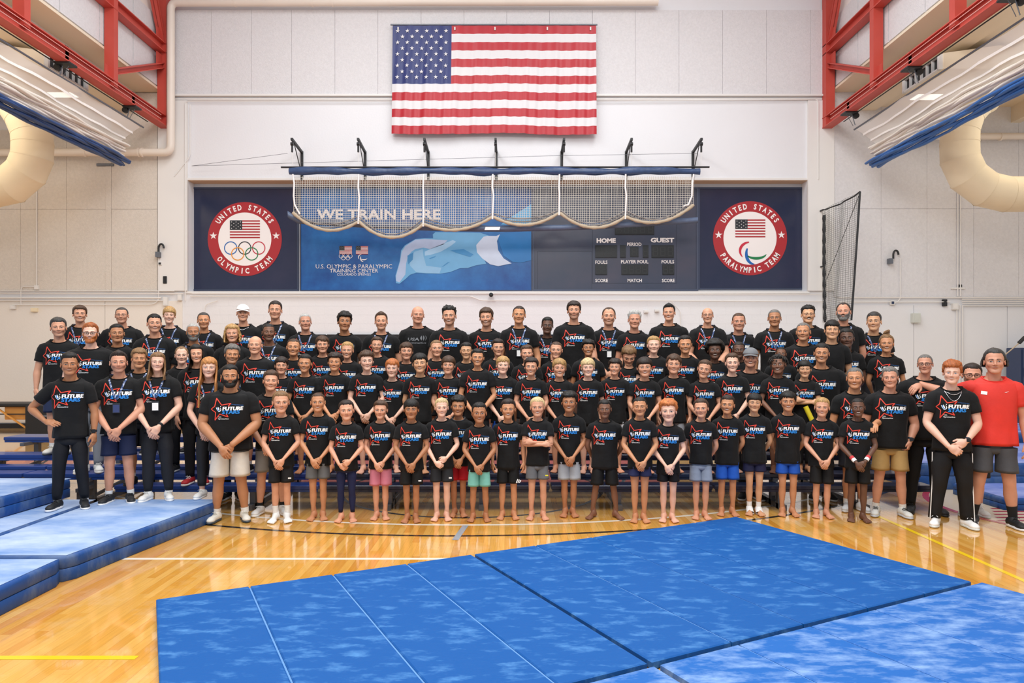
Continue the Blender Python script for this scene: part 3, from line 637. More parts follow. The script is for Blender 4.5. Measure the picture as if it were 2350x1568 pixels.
# ================================================================ red trusses
def truss(s, X, label):
    rt = empty('roof_truss', (X, 0, 6.9), label=label, category='truss'); zb, zm = 6.98, 8.62
    def part(nm, f): g = G(); f(g); o = g.build(nm, M_red, rt); o.location = (-X, 0, -6.9); return o
    part('bottom_chord', lambda g: ibeam(g, (X, 3, zb), (X, WY-.05, zb), .22, .24))
    part('middle_chord', lambda g: ibeam(g, (X, 3, zm), (X, WY-.05, zm), .2, .22))
    part('top_chord', lambda g: ibeam(g, (X, 3, 11.0), (X, WY-.05, 11.0), .2, .22))
    part('column', lambda g: bar(g, (X, WY-.14, 6.88), (X, WY-.14, 11.2), .2, .2, up=(0, 1, 0)))
    yv = [13.95, 11.4, 8.85, 6.3]
    for y in yv: part('post', lambda g, y=y: bar(g, (X, y, zb), (X, y, 11.0), .19, .15, up=(0, 1, 0)))
    part('brace', lambda g: ibeam(g, (X, 13.95, 7.28), (X, WY-.2, 8.25), .14, .12))
    for (a, b) in ((16.0, 13.95), (13.95, 11.4)): part('diagonal', lambda g, a=a, b=b: ibeam(g, (X, a if a > 15 else b, 8.75), (X, (a+b)/2 if a > 15 else a-.3, 10.9), .13, .11))
    g = G()
    for y, z in ((13.95, 7.2), (WY-.25, 8.3), (WY-.25, 8.85)): box(g, (-.012, y-.22, z-6.9-.16), (.012, y+.22, z-6.9+.16))
    g.build('gusset_plate', M_red, rt)
    for q in (-.045, .045):
        g = G(); tube(g, [(s*(-.115), 3, zb-6.9+q), (s*(-.115), WY-.5, zb-6.9+q)], .008, 5, ref=(1, 0, 0)); g.build('cable', Wt if False else mat('pink_cable', 'eab0a8', .5), rt)
    g = G(); tube(g, [(s*.13, 3, zb-6.9-.14), (s*.13, WY-.6, zb-6.9-.14)], .012, 5, ref=(1, 0, 0)); g.build('line_shaft', M_black, rt)
truss(-1, -7.92, 'red steel roof truss meeting the wall beside the thick cream pipe')
truss(1, 7.2, 'red steel roof truss ending above the netting and navy sign')
# ================================================================ divider curtains
def curtain(s, Xc, ye, label, hem_light):
    rt = empty('divider_curtain', (0, 0, 0), label=label, category='curtain')
    y0 = 4.0; n = 46; ys = np.linspace(y0, ye, n)
    m = bpy.data.materials.new('curtain_mesh'); m.use_nodes = True; nt = m.node_tree; b = nt.nodes['Principled BSDF']; b.inputs['Base Color'].default_value = (*lin('f4efe8'), 1); b.inputs['Roughness'].default_value = .6; b.inputs['Alpha'].default_value = .62; b.inputs['Transmission Weight'].default_value = 0
    def off(y, k): return .02*math.sin(y*3.1+k)+.012*math.sin(y*7.3+2*k)
    # hanging top sheet, bellied outwards, ends on a slant
    R = []
    for k, (dx, z) in enumerate(((0, 6.60), (.10, 6.45), (.2, 6.3), (.27, 6.16), (.3, 6.05))):
        R.append([(s*(Xc+dx)+off(y, k), y-(.0 if k == 0 else k*.10), z+.015*math.sin(y*2+k)-.02*(y < 11)) for y in ys])
    g = G(); loft(g, R, closed=False); g.build('mesh_sheet', m, rt)
    for k, (dx, z) in enumerate(((.105, 6.44), (.215, 6.28))):
        g = G(); strip(g, [(s*(Xc+dx)+off(y, k+1)-s*.012, y-(k+1)*.1, z+.015*math.sin(y*2+k+1)-.02*(y < 11)) for y in ys], .05, 'z'); g.build('hem_band', mat('curtain_band', 'f6f2ec', .6), rt)
    # gathered folds
    cols = ['ece6db', 'e2d9cc', 'efe9df', 'd9cfc6', 'e6dfd6']
    for k in range(9):
        g = G(); P = [(s*(Xc+.17+.022*k+.012*math.sin(y*1.3+k))+off(y, k*3)-s*.03, y, 6.10-.031*k+.014*math.sin(y*1.7+k*1.9)+.006*math.sin(y*6+k)) for y in np.linspace(y0, ye-.25-.05*(k % 3), 60)]
        tube(g, P, .026+.004*np.sin(np.arange(60)*.9+k), 8, ref=(1, 0, 0), sy=1.7); g.build('fold', mat('curtain_'+cols[k % 5], cols[k % 5], .7), rt)
    bl_ = mat('curtain_blue_'+('l' if hem_light else 'd'), '2f66ac' if hem_light else '2a4a80', .45, var=.12, vs_=4)
    for k in range(6):
        g = G(); P = [(s*(Xc+.20+.035*k)+off(y, k*2+1), y, 5.85-.022*k+.013*math.sin(y*1.9+k*2.3)+.05*max(0, (y-ye+1)*.0)) for y in np.linspace(y0, ye-.02-.1*(k % 2), 60)]
        tube(g, P, .028+.005*np.sin(np.arange(60)*.7+k*2), 8, ref=(1, 0, 0), sy=1.35); g.build('blue_fold', bl_, rt)
    g = G(); tube(g, [(s*Xc, y0, 6.62), (s*Xc, ye+.12, 6.62)], .018, 8, ref=(1, 0, 0)); g.build('batten', M_grey, rt)
    return rt
curtain(-1, 8.0, 15.2, 'gathered white divider curtain with navy hem above the treatment tables', False)
curtain(1, 7.5, 15.35, 'gathered white divider curtain with bright blue hem above the netting', True)
def clamp(X, y, s, label, zc=6.62):
    rt = empty('curtain_hanger', (X, y, 6.86), label=label, category='hanger', group='hangers clamped under the red trusses')
    g = G(); box(g, (-.14, -.12, -.03), (.14, .12, .01), 0, None, .006); box(g, (-.03, -.05, .02), (.03, .05, .32)); g.build('clamp', M_black, rt)
    g = G(); P = []
    tube(g, [(s*.14, -.03, -.06), (s*.14, .03, -.06)], .06, 12, ref=(1, 0, 0)); g.build('pulley', M_black, rt)
    g = G(); tube(g, [(s*.05, 0, -.03), (s*.12, 0, -.26)], .009, 5); tube(g, [(-s*.06, 0, -.03), (s*.10, .05, -.26)], .006, 5); g.build('chain', M_grey, rt)
for i, y in enumerate((14.75, 12.55, 10.4)): clamp(-7.94, y, -1, 'black clamp with chain under the red truss above the treatment tables, %s from the wall' % ('nearest', 'second', 'third')[i])
for i, y in enumerate((15.1, 12.75, 10.2)): clamp(7.22, y, 1, 'black clamp with chain under the red truss above the netting, %s from the wall' % ('nearest', 'second', 'third')[i])
# ================================================================ ducts
def duct(pts, r, label, n=28):
    rt = empty('air_duct', tuple(pts[0]), label=label, category='duct'); P = [Vector(p) for p in pts]; Q = []
    for i in range(len(P)-1):
        for t in np.linspace(0, 1, 5, endpoint=False): Q.append(P[i].lerp(P[i+1], t))
    Q.append(P[-1]); o0 = Vector(pts[0])
    for i in range(len(P)-1):
        a, b = P[i], P[i+1]; g = G(); d = (b-a).normalized(); e = d*.0
        # mitred gore segment
        def ring(k):
            p = P[k]; t = (P[min(k+1, len(P)-1)]-P[max(k-1, 0)]).normalized(); y = Vector((0, 1, 0)); u = y.cross(t).normalized(); seg = (b-a).normalized(); sc_ = 1/max(.7, seg.dot(t))
            return [tuple(p-o0+(u*math.cos(q)*r*sc_+y*math.sin(q)*r)) for q in np.arange(n)/n*2*PI]
        loft(g, [ring(i), ring(i+1)], caps=False); g.build('gore', M_duct, rt)
        if i > 0:
            g = G(); R = ring(i); c_ = np.mean(R, 0); R1 = [tuple(c_+(np.array(q)-c_)*1.012-np.array(d)*.012) for q in R]; R2 = [tuple(c_+(np.array(q)-c_)*1.012+np.array(d)*.012) for q in R]
            loft(g, [R1, R2], caps=False); g.build('seam_band', M_duct, rt)
DY = 14.2
duct([px(16, 220, DY), px(34, 232, DY), px(58, 268, DY), px(73, 305, DY), px(75, 330, DY), px(74, 362, DY), px(60, 395, DY), px(25, 425, DY), px(-25, 436, DY), px(-90, 436, DY)], 42*DY/F, 'large cream elbow duct in front of the wall above the treatment tables')
duct([px(2262, 220, DY), px(2240, 232, DY), px(2215, 262, DY), px(2203, 300, DY), px(2202, 330, DY), px(2203, 365, DY), px(2222, 405, DY), px(2262, 435, DY), px(2310, 446, DY), px(2400, 446, DY)], 40*DY/F, 'large cream elbow duct in front of the wall above the red shirt man')
def diffuser(s, X, y, label):
    rt = empty('air_diffuser', (X, y, 6.95), label=label, category='diffuser')
    g = G(); V = []
    R = [[(0, -.62, -.12), (0, .62, -.12), (0, .62, .16), (0, -.62, .16)], [(s*1.0, -.62, -.12), (s*1.0, .62, -.12), (s*1.0, .62, .3), (s*1.0, -.62, .3)], [(s*1.5, -.5, -.1), (s*1.5, .5, -.1), (s*1.5, .5, .3), (s*1.5, -.5, .3)]]
    R = np.array(R)
    if s > 0: R = R[:, ::-1]
    loft(g, R, smooth=False); g.build('body', mat('cream_soffit', 'e8d9c0', .6), rt)
    f_ = -s
    g = G(); box(g, (min(0, f_*.012), -.56, -.09), (max(0, f_*.012), .56, .13)); g.build('opening', M_black, rt)
    for k in range(7):
        g = G(); box(g, (min(.01*f_, .06*f_), -.55+k*.18, -.10), (max(.01*f_, .06*f_), -.535+k*.18, .14)); g.build('blade', M_whiteplastic, rt)
    g = G()
    for (a, b) in (((-.56, -.12), (.56, -.09)), ((-.56, .12), (.56, .15)), ((-.6, -.12), (-.55, .15)), ((.55, -.12), (.6, .15))): box(g, (min(0, f_*.07), a[0], a[1]), (max(0, f_*.07), b[0], b[1]))
    g.build('rim', M_whiteplastic, rt)
diffuser(-1, -8.35, 13.2, 'cream ceiling diffuser with dark grille behind the truss above the treatment tables')
diffuser(1, 7.75, 13.3, 'cream ceiling diffuser with dark grille behind the truss above the netting')
def lampbox(X, y, z, label):
    g = G(); box(g, (X-.3, y-.62, z-.04), (X+.3, y+.62, 7.36)); o = g.build('ceiling_light', M_whiteplastic, label=label, category='light')
    g = G(); box(g, (X-.26, y-.58, z-.05), (X+.26, y+.58, z-.041)); g.build('lens', mat('lamp_lens', 'fffaf0', .5, emit=1.6), o)
lampbox(-9.55, 14.55, 7.25, 'lit strip light seen through the navy-hemmed curtain'); lampbox(8.9, 14.75, 7.27, 'lit strip light seen through the blue-hemmed curtain')
# ================================================================ bleacher
M_bl = mat('blue_plank', '1f3f86', .32, var=.06, vs_=5, coat=.2); M_bln = mat('navy_plank', '16223f', .35, coat=.2)
PLK = [(7.70, 7.92, .265, -4.35, 6.9), (7.93, 8.17, .357, -8.5, 6.8), (8.33, 8.52, .375, -8.9, 6.9), (8.52, 8.80, .485, -8.8, 6.9), (8.95, 9.12, .50, -4.9, 6.4), (9.15, 9.50, .625, -6.6, 5.9)]
def bleacher(x0, x1, label, mt):
    rt = empty('bleacher', (x0, 8.5, 0), label=label, category='bleacher', group='low bleacher units')
    for k, (ya, yb, z, xa, xb) in enumerate(PLK):
        a, b = max(x0, xa), min(x1, xb)
        if b-a < .3: continue
        g = G(); box(g, (a+.01-x0, ya-8.5, z-.045), (b-.01-x0, yb-8.5, z), 0, None, .006); box(g, (a+.02-x0, ya-8.5+.004, z-.07), (b-.02-x0, ya-8.5+.02, z-.045)); p = g.build('plank', mt, rt)
    xs_ = np.linspace(x0+.75, x1-.75, 2 if x1-x0 > 2.2 else 1)
    for xx in xs_:
        X = xx-x0; g = G()
        [bar(G(), (0, 0, 0), (0, 0, 1), .1, .1) and None for _ in ()]
        for yy_, zz_ in ((-.72, .2), (-.5, .31), (.15, .415), (.8, .56)): g = G(); bar(g, (X, yy_, 0.0), (X, yy_, zz_), .06, .06, up=(0, 1, 0)); g.build('post', M_grey, rt)
        g = G(); bar(g, (X, -.85, .03), (X, .95, .03), .06, .06); bar(g, (X, -.78, .205), (X, -.5, .205), .05, .04); bar(g, (X, -.6, .29), (X, .15, .31), .05, .04); bar(g, (X, .0, .40), (X, .32, .40), .05, .04); bar(g, (X, .5, .545), (X, 1.0, .545), .05, .04); g.build('base_rail', M_grey, rt)
        g = G(); bar(g, (X, -.55, .08), (X+.5, .75, .5), .03, .03); bar(g, (X, .75, .08), (X, -.4, .28), .03, .03); g.build('brace', M_grey, rt)
for x0, x1, lb, mt in ((-8.8, -5.5, 'low bleacher unit under the far end of the coach group, bright blue planks', M_bl), (-5.5, -2.1, 'low bleacher unit with bright blue planks behind the raised mats', M_bl), (-2.1, .42, 'low bleacher unit with dark blue planks behind the white-socked child', M_bln), (.42, 2.2, 'low bleacher unit with dark blue planks behind the child with crossed arms', M_bln), (2.2, 4.6, 'low bleacher unit with dark blue planks behind the ankle-wrapped child', M_bln)):
    bleacher(x0, x1, lb, mt)
# ================================================================ mats
def chalk(name, c1, c2, sc_, thr, rough=.55):
    m = mat(name, c1, rough, spec=.28, col2=c2, vs_=sc_, thr=thr, bump=.08, bs=30, stretch=(1, 2.2, 1)); return m
M_mat = chalk('blue_mat', '00549d', '5e9bd4', 5.5, (.52, .86)); M_mat2 = chalk('blue_mat_chalky', '1a63b2', '9dbde4', 4.2, (.44, .82)); M_matv = mat('mat_side', '124f98', .5)
u = Vector((-.888, -.460, 0)).normalized(); v = Vector((.460, -.888, 0)).normalized(); A0 = Vector((2.28, 7.17, 0))
def panelmat(name, s0, edges, t0, t1, mt, label):
    rt = empty(name, tuple(A0+u*s0+v*t0), label=label, category='mat', group='folding mats on the floor')
    for a, b in zip(edges[:-1], edges[1:]):
        g = G(); e = .006; bv = .008
        pts = []
        for z, i in ((.0025, bv), (.008, 0), (.044, 0), (.05, bv)):
            for (ss, tt) in ((a+e+i, t0+i), (b-e-i, t0+i), (b-e-i, t1-i), (a+e+i, t1-i)): p = u*(ss-s0)+v*(tt-t0); pts.append((p.x, p.y, z))
        f = [[0, 1, 2, 3], [15, 14, 13, 12]]
        for k in range(3):
            for j in range(4): f.append([4*k+(j+1) % 4, 4*k+j, 4*k+4+j, 4*k+4+(j+1) % 4])
        g.add(pts, f, 0, None, False); g.build('panel', mt, rt)
    g = G()
    for a in edges[1:-1]:
        P = [u*(a-s0)+v*.02, u*(a-s0)+v*(t1-t0-.02)]; bar(g, (P[0].x, P[0].y, .040), (P[1].x, P[1].y, .040), .010, .004)
    g.build('hinge', mat('chalk_seam', '5d90cc', .7), rt)
panelmat('folding_mat', 0, [0, .55, 1.15, 1.75, 2.34, 2.92], 0, 2.30, M_mat, 'blue folding mat whose corner points at the barefoot children')
panelmat('folding_mat', 2.94, [2.94, 3.5, 4.08, 4.67, 5.27], 0, 2.30, M_mat, 'blue folding mat behind, farther from the people, reaching toward the raised mats')
panelmat('folding_mat', .05, [-.05, .54, 1.14, 1.74, 2.33, 2.90], 2.345, 4.6, M_mat2, 'chalky blue folding mat in front, before the red shirt man')
panelmat('folding_mat', 2.93, [2.93, 3.52, 4.1, 4.7, 5.3], 2.345, 4.6, M_mat2, 'chalky blue folding mat in front, next to the camera')
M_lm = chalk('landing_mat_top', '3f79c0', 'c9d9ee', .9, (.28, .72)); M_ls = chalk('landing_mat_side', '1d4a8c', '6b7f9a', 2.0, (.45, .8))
def slabmat(x0, x1, y0, y1, z0, z1, label, skew=(0, 0, 0, 0), tip=False, top=None):
    rt = empty('landing_mat', (x0, y0, z0), label=label, category='mat', group='thick landing mats'); W_ = x1-x0; L_ = y1-y0; H_ = z1-z0
    def lay(za, zb, nm, mt, ins=0):
        g = G(); n = 8; R = []
        cs = [(0, 0+skew[0]), (W_+skew[1], 0), (W_+skew[2], L_), (0+skew[3], L_)]
        c_ = np.mean(cs, 0); loops = []
        for z, i in ((za, .006), (za+.006, 0), (zb-(.025 if nm == 'upper_layer' else .006), 0), (zb-.006 if nm == 'upper_layer' else zb-.003, .006 if nm == 'upper_layer' else .002), (zb, .025 if nm == 'upper_layer' else .006)):
            lp = []
            for k in range(4):
                a = np.array(cs[k], float); b = np.array(cs[(k+1) % 4], float); d = (b-a); l = np.linalg.norm(d); d /= l; nn = np.array([-d[1], d[0]])
                for t in (0.04, .25, .5, .75, l/l-.04):
                    w_ = .006*math.sin(t*17+k*3); lp.append((*(a+d*t*l+nn*(i+w_)), z))
            loops.append(lp)
        loft(g, loops); return g.build(nm, mt, rt)
    mid = H_*.52
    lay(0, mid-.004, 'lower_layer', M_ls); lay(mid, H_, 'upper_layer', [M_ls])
    tp = [(0.03, .03+skew[0]), (W_+skew[1]-.03, .03), (W_+skew[2]-.03, L_-.03), (.03+skew[3], L_-.03)]
    g = G(); nx = 14; R = []
    for j in range(nx+1):
        tj = j/nx; row = []
        for i in range(nx+1):
            ti = i/nx; a = np.array(tp[0])*(1-ti)+np.array(tp[1])*ti; b = np.array(tp[3])*(1-ti)+np.array(tp[2])*ti; p = a*(1-tj)+b*tj
            e = min(ti, 1-ti, tj, 1-tj); row.append((p[0], p[1], H_+.002+.006*min(1, e*6)+.004*math.sin(p[0]*5+p[1]*3)*min(1, e*6)))
        R.append(row)
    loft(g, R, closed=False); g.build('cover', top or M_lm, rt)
slabmat(-4.27, -3.31, 5.26, 7.36, .0, .19, 'thick blue landing mat under the two women with folded hands', (0, 0, .32, 0))
slabmat(-4.27, -3.32, 2.9, 5.24, .0, .185, 'thick grey-edged blue landing mat closest to the camera')
slabmat(-6.9, -4.29, 2.9, 7.36, .0, .188, 'wide thick blue landing mat under the man with hand on hip')
slabmat(-9.5, -4.75, 5.2, 7.5, .20, .385, 'blue mat stacked on the landing mats beside the man with hand on hip', (0, 0, .12, 0))
M_pu = chalk('purple_mat_top', '4a66b4', '9aa6d8', 1.5, (.35, .75))
slabmat(5.35, 8.6, 7.65, 8.6, .0, .13, 'low blue mat behind the legs of the red shirt man', top=M_pu)
slabmat(5.05, 9.2, 8.85, 10.9, .0, .33, 'purple blue mat stack behind the track pants', top=M_pu)
slabmat(5.6, 9.2, 11.2, 13.0, .0, .45, 'farther purple mat stack by the wall behind the red shirt man', top=M_pu)
# ================================================================ treatment tables, cabinet
def ttable(X, Y, label, L_=1.9):
    rt = empty('treatment_table', (X, Y, 0), label=label, category='table', group='folding treatment tables'); wd = mat('beech_wood', 'd8994a', .45, var=.08, vs_=6)
    g = G(); box(g, (0, -.35, .60), (L_, .35, .67), 0, None, .02); g.build('padded_top', mat('black_vinyl', '17181b', .5, bump=.1), rt)
    for x in (.12, L_-.12):
        for y in (-.28, .28): g = G(); bar(g, (x, y, 0), (x, y, .6), .04, .04, up=(0, 1, 0)); g.build('leg', wd, rt)
    for x, x2 in ((.12, .75), (L_-.12, L_-.75)): g = G(); bar(g, (x, -.3, .15), (x2, -.3, .58), .03, .03); g.build('brace', wd, rt)
    g = G(); bar(g, (.1, -.3, .45), (L_-.1, -.3, .45), .02, .02); g.build('wire', M_black, rt)
    g = G(); box(g, (L_-.62, -.25, .33), (L_-.14, -.2, .6), 0, None, .01); g.build('end_panel', wd, rt)
ttable(px(0, 900, 15).x-1.0, 15.0, 'folding treatment table with black padded top and wooden legs near the wall')
g = G(); a = px(58, 980, 14.6); box(g, (a.x, 14.6, 0), (a.x+.9, 15.4, .64), 0, None, .02); o = g.build('equipment_case', mat('black_vinyl', '17181b', .5, bump=.1), label='black case standing beside the treatment table', category='case')
g = G(); box(g, (a.x+.3, 14.585, .4), (a.x+.6, 14.6, .44)); g.build('handle', M_grey, o)
cb = empty('wall_cabinet', (px(2313, 990, 15.9).x, 15.5, 0), label='tall navy cabinet by the wall behind the red shirt man', category='cabinet')
g = G(); box(g, (0, 0, 0), (1.8, .45, 1.84), 0, None, .012); g.build('body', mat('navy_cabinet', '2b3a5c', .4), cb)
for k in range(2):
    g = G(); box(g, (.03+.88*k, -.02, .05), (.88+.88*k, 0, 1.8), 0, None, .005); d = g.build('door', mat('navy_cabinet', '2b3a5c', .4), cb)
    g = G(); box(g, (.06+1.55*k, -.05, 1.2), (.09+1.55*k, -.02, 1.4)); g.build('handle', M_grey, d)
g = G(); tube(g, [tuple(px(2306, 815, 15.2)), tuple(px(2342, 785, 15)), tuple(px(2420, 700, 14.8))], .014, 6); o = g.build('rigging_rope', M_netb, label='tan rope rising beside the navy cabinet', category='rope')
g = G(); a = px(2344, 782, 14.99); tube(g, [(a.x-.05, a.y, a.z-.05), (a.x+.07, a.y, a.z+.07)], .04, 8); g.build('clip', M_black, o)
# ================================================================ PEOPLE
def smin(a, b, k): h = np.clip(.5+.5*(b-a)/k, 0, 1); return b*(1-h)+a*h-k*h*(1-h)
def smax(a, b, k): return -smin(-a, -b, k)
def sph(P, c, r): return np.linalg.norm(P-np.array(c), axis=-1)-r
def ell(P, c, r):
    q = (P-np.array(c))/np.array(r); k = np.linalg.norm(q, axis=-1); k2 = np.linalg.norm(q/np.array(r), axis=-1)+1e-9; return k*(k-1)/k2
def cap(P, a, b, ra, rb=None):
    a = np.array(a, float); b = np.array(b, float); rb = ra if rb is None else rb; d = b-a; t = np.clip(((P-a)@d)/(d@d), 0, 1); return np.linalg.norm(P-a-t[..., None]*d, axis=-1)-(ra+(rb-ra)*t)
def surfnet(f, lo, hi, h):
    lo = np.array(lo, float); n = np.ceil((np.array(hi)-lo)/h).astype(int)+1
    ax = [lo[i]+h*np.arange(n[i]) for i in range(3)]; X, Y, Z = np.meshgrid(*ax, indexing='ij'); P = np.stack([X, Y, Z], -1)
    D = f(P.reshape(-1, 3)).reshape(n); S = D < 0
    cs = np.zeros(np.array(n)-1, int); acc = np.zeros((*(np.array(n)-1), 3)); cnt = np.zeros(np.array(n)-1)
    off = [(i, j, k) for i in (0, 1) for j in (0, 1) for k in (0, 1)]
    def sl(o): return tuple(slice(o[a], n[a]-1+o[a]) for a in range(3))
    for o in off: cs += S[sl(o)]
    act = (cs > 0) & (cs < 8)
    for o in off:
        for a in range(3):
            if o[a] == 0:
                q = list(o); q[a] = 1; q = tuple(q); d0, d1 = D[sl(o)], D[sl(q)]; x = (d0 < 0) != (d1 < 0)
                t = np.where(x, d0/(d0-d1+1e-12), 0); p = P[sl(o)].copy(); p[..., a] += t*h; acc += p*x[..., None]; cnt += x
    idx = -np.ones(act.shape, int); idx[act] = np.arange(act.sum()); V = acc[act]/cnt[act][:, None]; Fs = []
    for a in range(3):
        b, c = (a+1) % 3, (a+2) % 3; s0 = [slice(None)]*3; s1 = [slice(None)]*3; s0[a] = slice(0, n[a]-1); s1[a] = slice(1, n[a])
        d0, d1 = S[tuple(s0)], S[tuple(s1)]; x = d0 != d1
        I = np.argwhere(x); I = I[(I[:, b] > 0) & (I[:, c] > 0) & (I[:, b] < n[b]-1) & (I[:, c] < n[c]-1)]
        if not len(I): continue
        e = np.eye(3, dtype=int); q = [I-e[b]-e[c], I-e[c], I, I-e[b]]; q = np.stack([idx[tuple(k.T)] for k in q], 1)
        fl = d0[tuple(I.T)]; q[~fl] = q[~fl][:, ::-1]; Fs.append(q)
    return V, np.concatenate(Fs)
def decimate(V, Fq, ratio, smooth=1):
    g = G(); g.add(V, Fq); me = g.mesh('t', []); o = bpy.data.objects.new('t', me); COL.objects.link(o)
    m = o.modifiers.new('d', 'DECIMATE'); m.ratio = ratio
    dg = bpy.context.evaluated_depsgraph_get(); dg.update(); m2 = bpy.data.meshes.new_from_object(o.evaluated_get(dg)); m2.calc_loop_triangles()
    V2 = np.array([v.co[:] for v in m2.vertices]); T = np.array([t.vertices[:] for t in m2.loop_triangles])
    bpy.data.objects.remove(o); bpy.data.meshes.remove(me); bpy.data.meshes.remove(m2); return V2, T
# ---- head template (adult, metres; origin between the eyes' level and ears, face to -Y)
def head_sdf(P):
    A = P.copy(); A[:, 0] = np.abs(A[:, 0])
    d = ell(P, (0, .014, .036), (.0745, .092, .082))
    d = smin(d, ell(P, (0, -.022, -.025), (.058, .064, .072)), .03)
    d = smin(d, cap(A, (.044, .0, -.045), (.020, -.055, -.088), .021, .018), .022)
    d = smin(d, ell(P, (0, -.062, -.094), (.026, .022, .019)), .016)
    d = smin(d, sph(A, (.034, -.058, -.022), .026), .015)
    d = smin(d, cap(A, (.010, -.079, .020), (.040, -.064, .020), .011), .014)
    d = smax(d, -sph(A, (.031, -.096, .002), .0155), .012)
    d = smin(d, sph(A, (.031, -.0715, .002), .0128), .003)
    d = smin(d, cap(P, (0, -.084, .010), (0, -.101, -.026), .0065, .0095), .009)
    d = smin(d, sph(A, (.0115, -.092, -.030), .0075), .006)
    d = smin(d, cap(A, (0, -.0835, -.050), (.018, -.077, -.052), .0062, .004), .006)
    d = smin(d, cap(A, (0, -.0825, -.059), (.016, -.077, -.057), .0066, .004), .006)
    ear = ell(A, (.0775, .014, -.004), (.0085, .018, .030)); ear = smax(ear, -sph(A, (.088, .010, .000), .011), .005)
    d = smin(d, ear, .006)
    nk = cap(P, (0, .022, -.05), (0, .038, -.24), .050, .056); d = smin(d, nk, .022)
    return d
HV, HF = surfnet(head_sdf, (-.1, -.125, -.235), (.1, .12, .128), .0048)
HV, HF = decimate(HV, HF, .42)
HB = BVHTree.FromPolygons([tuple(v) for v in HV], [tuple(f) for f in HF])
def vnorm(V, T):
    n = np.cross(V[T[:, 1]]-V[T[:, 0]], V[T[:, 2]]-V[T[:, 0]]); o = np.zeros_like(V)
    for i in range(3): np.add.at(o, T[:, i], n)
    return o/(np.linalg.norm(o, axis=1)[:, None]+1e-12)
HN = vnorm(HV, HF)
if (HN*(HV-HV.mean(0))).sum() < 0: HF = HF[:, ::-1]; HN = -HN
def beard_w(V):
    x, y, z = V.T; A = np.abs(x); ss = lambda a, b, t: np.clip((t-a)/(b-a), 0, 1)**2*(3-2*np.clip((t-a)/(b-a), 0, 1))
    top = -.045+.012*ss(.02, .045, A)+.045*ss(.050, .066, A); w_ = ss(.006, -.006, z-top)*ss(-.119, -.108, z)*ss(.014, .002, y)
    lip = ss(1.0, .6, np.sqrt((x/.027)**2+((z+.0545)/.0125)**2)); w_ = w_*np.where(z < -.092, ss(-.025, -.045, y), 1)*ss(.074, .068, A); return w_*(1-lip)*(np.linalg.norm(V[:, :2]-[0, .03], axis=1) > .045)
def hp(x, z, off=.0008):
    r = HB.ray_cast(Vector((x, -.3, z)), Vector((0, 1, 0))); return (x, (r[0].y if r[0] else -.05)-off, z)
def fpatch(rows, off):
    """rows of (x,z) points -> projected grid"""
    R = [[hp(x, z, off) for x, z in row] for row in rows]; return R
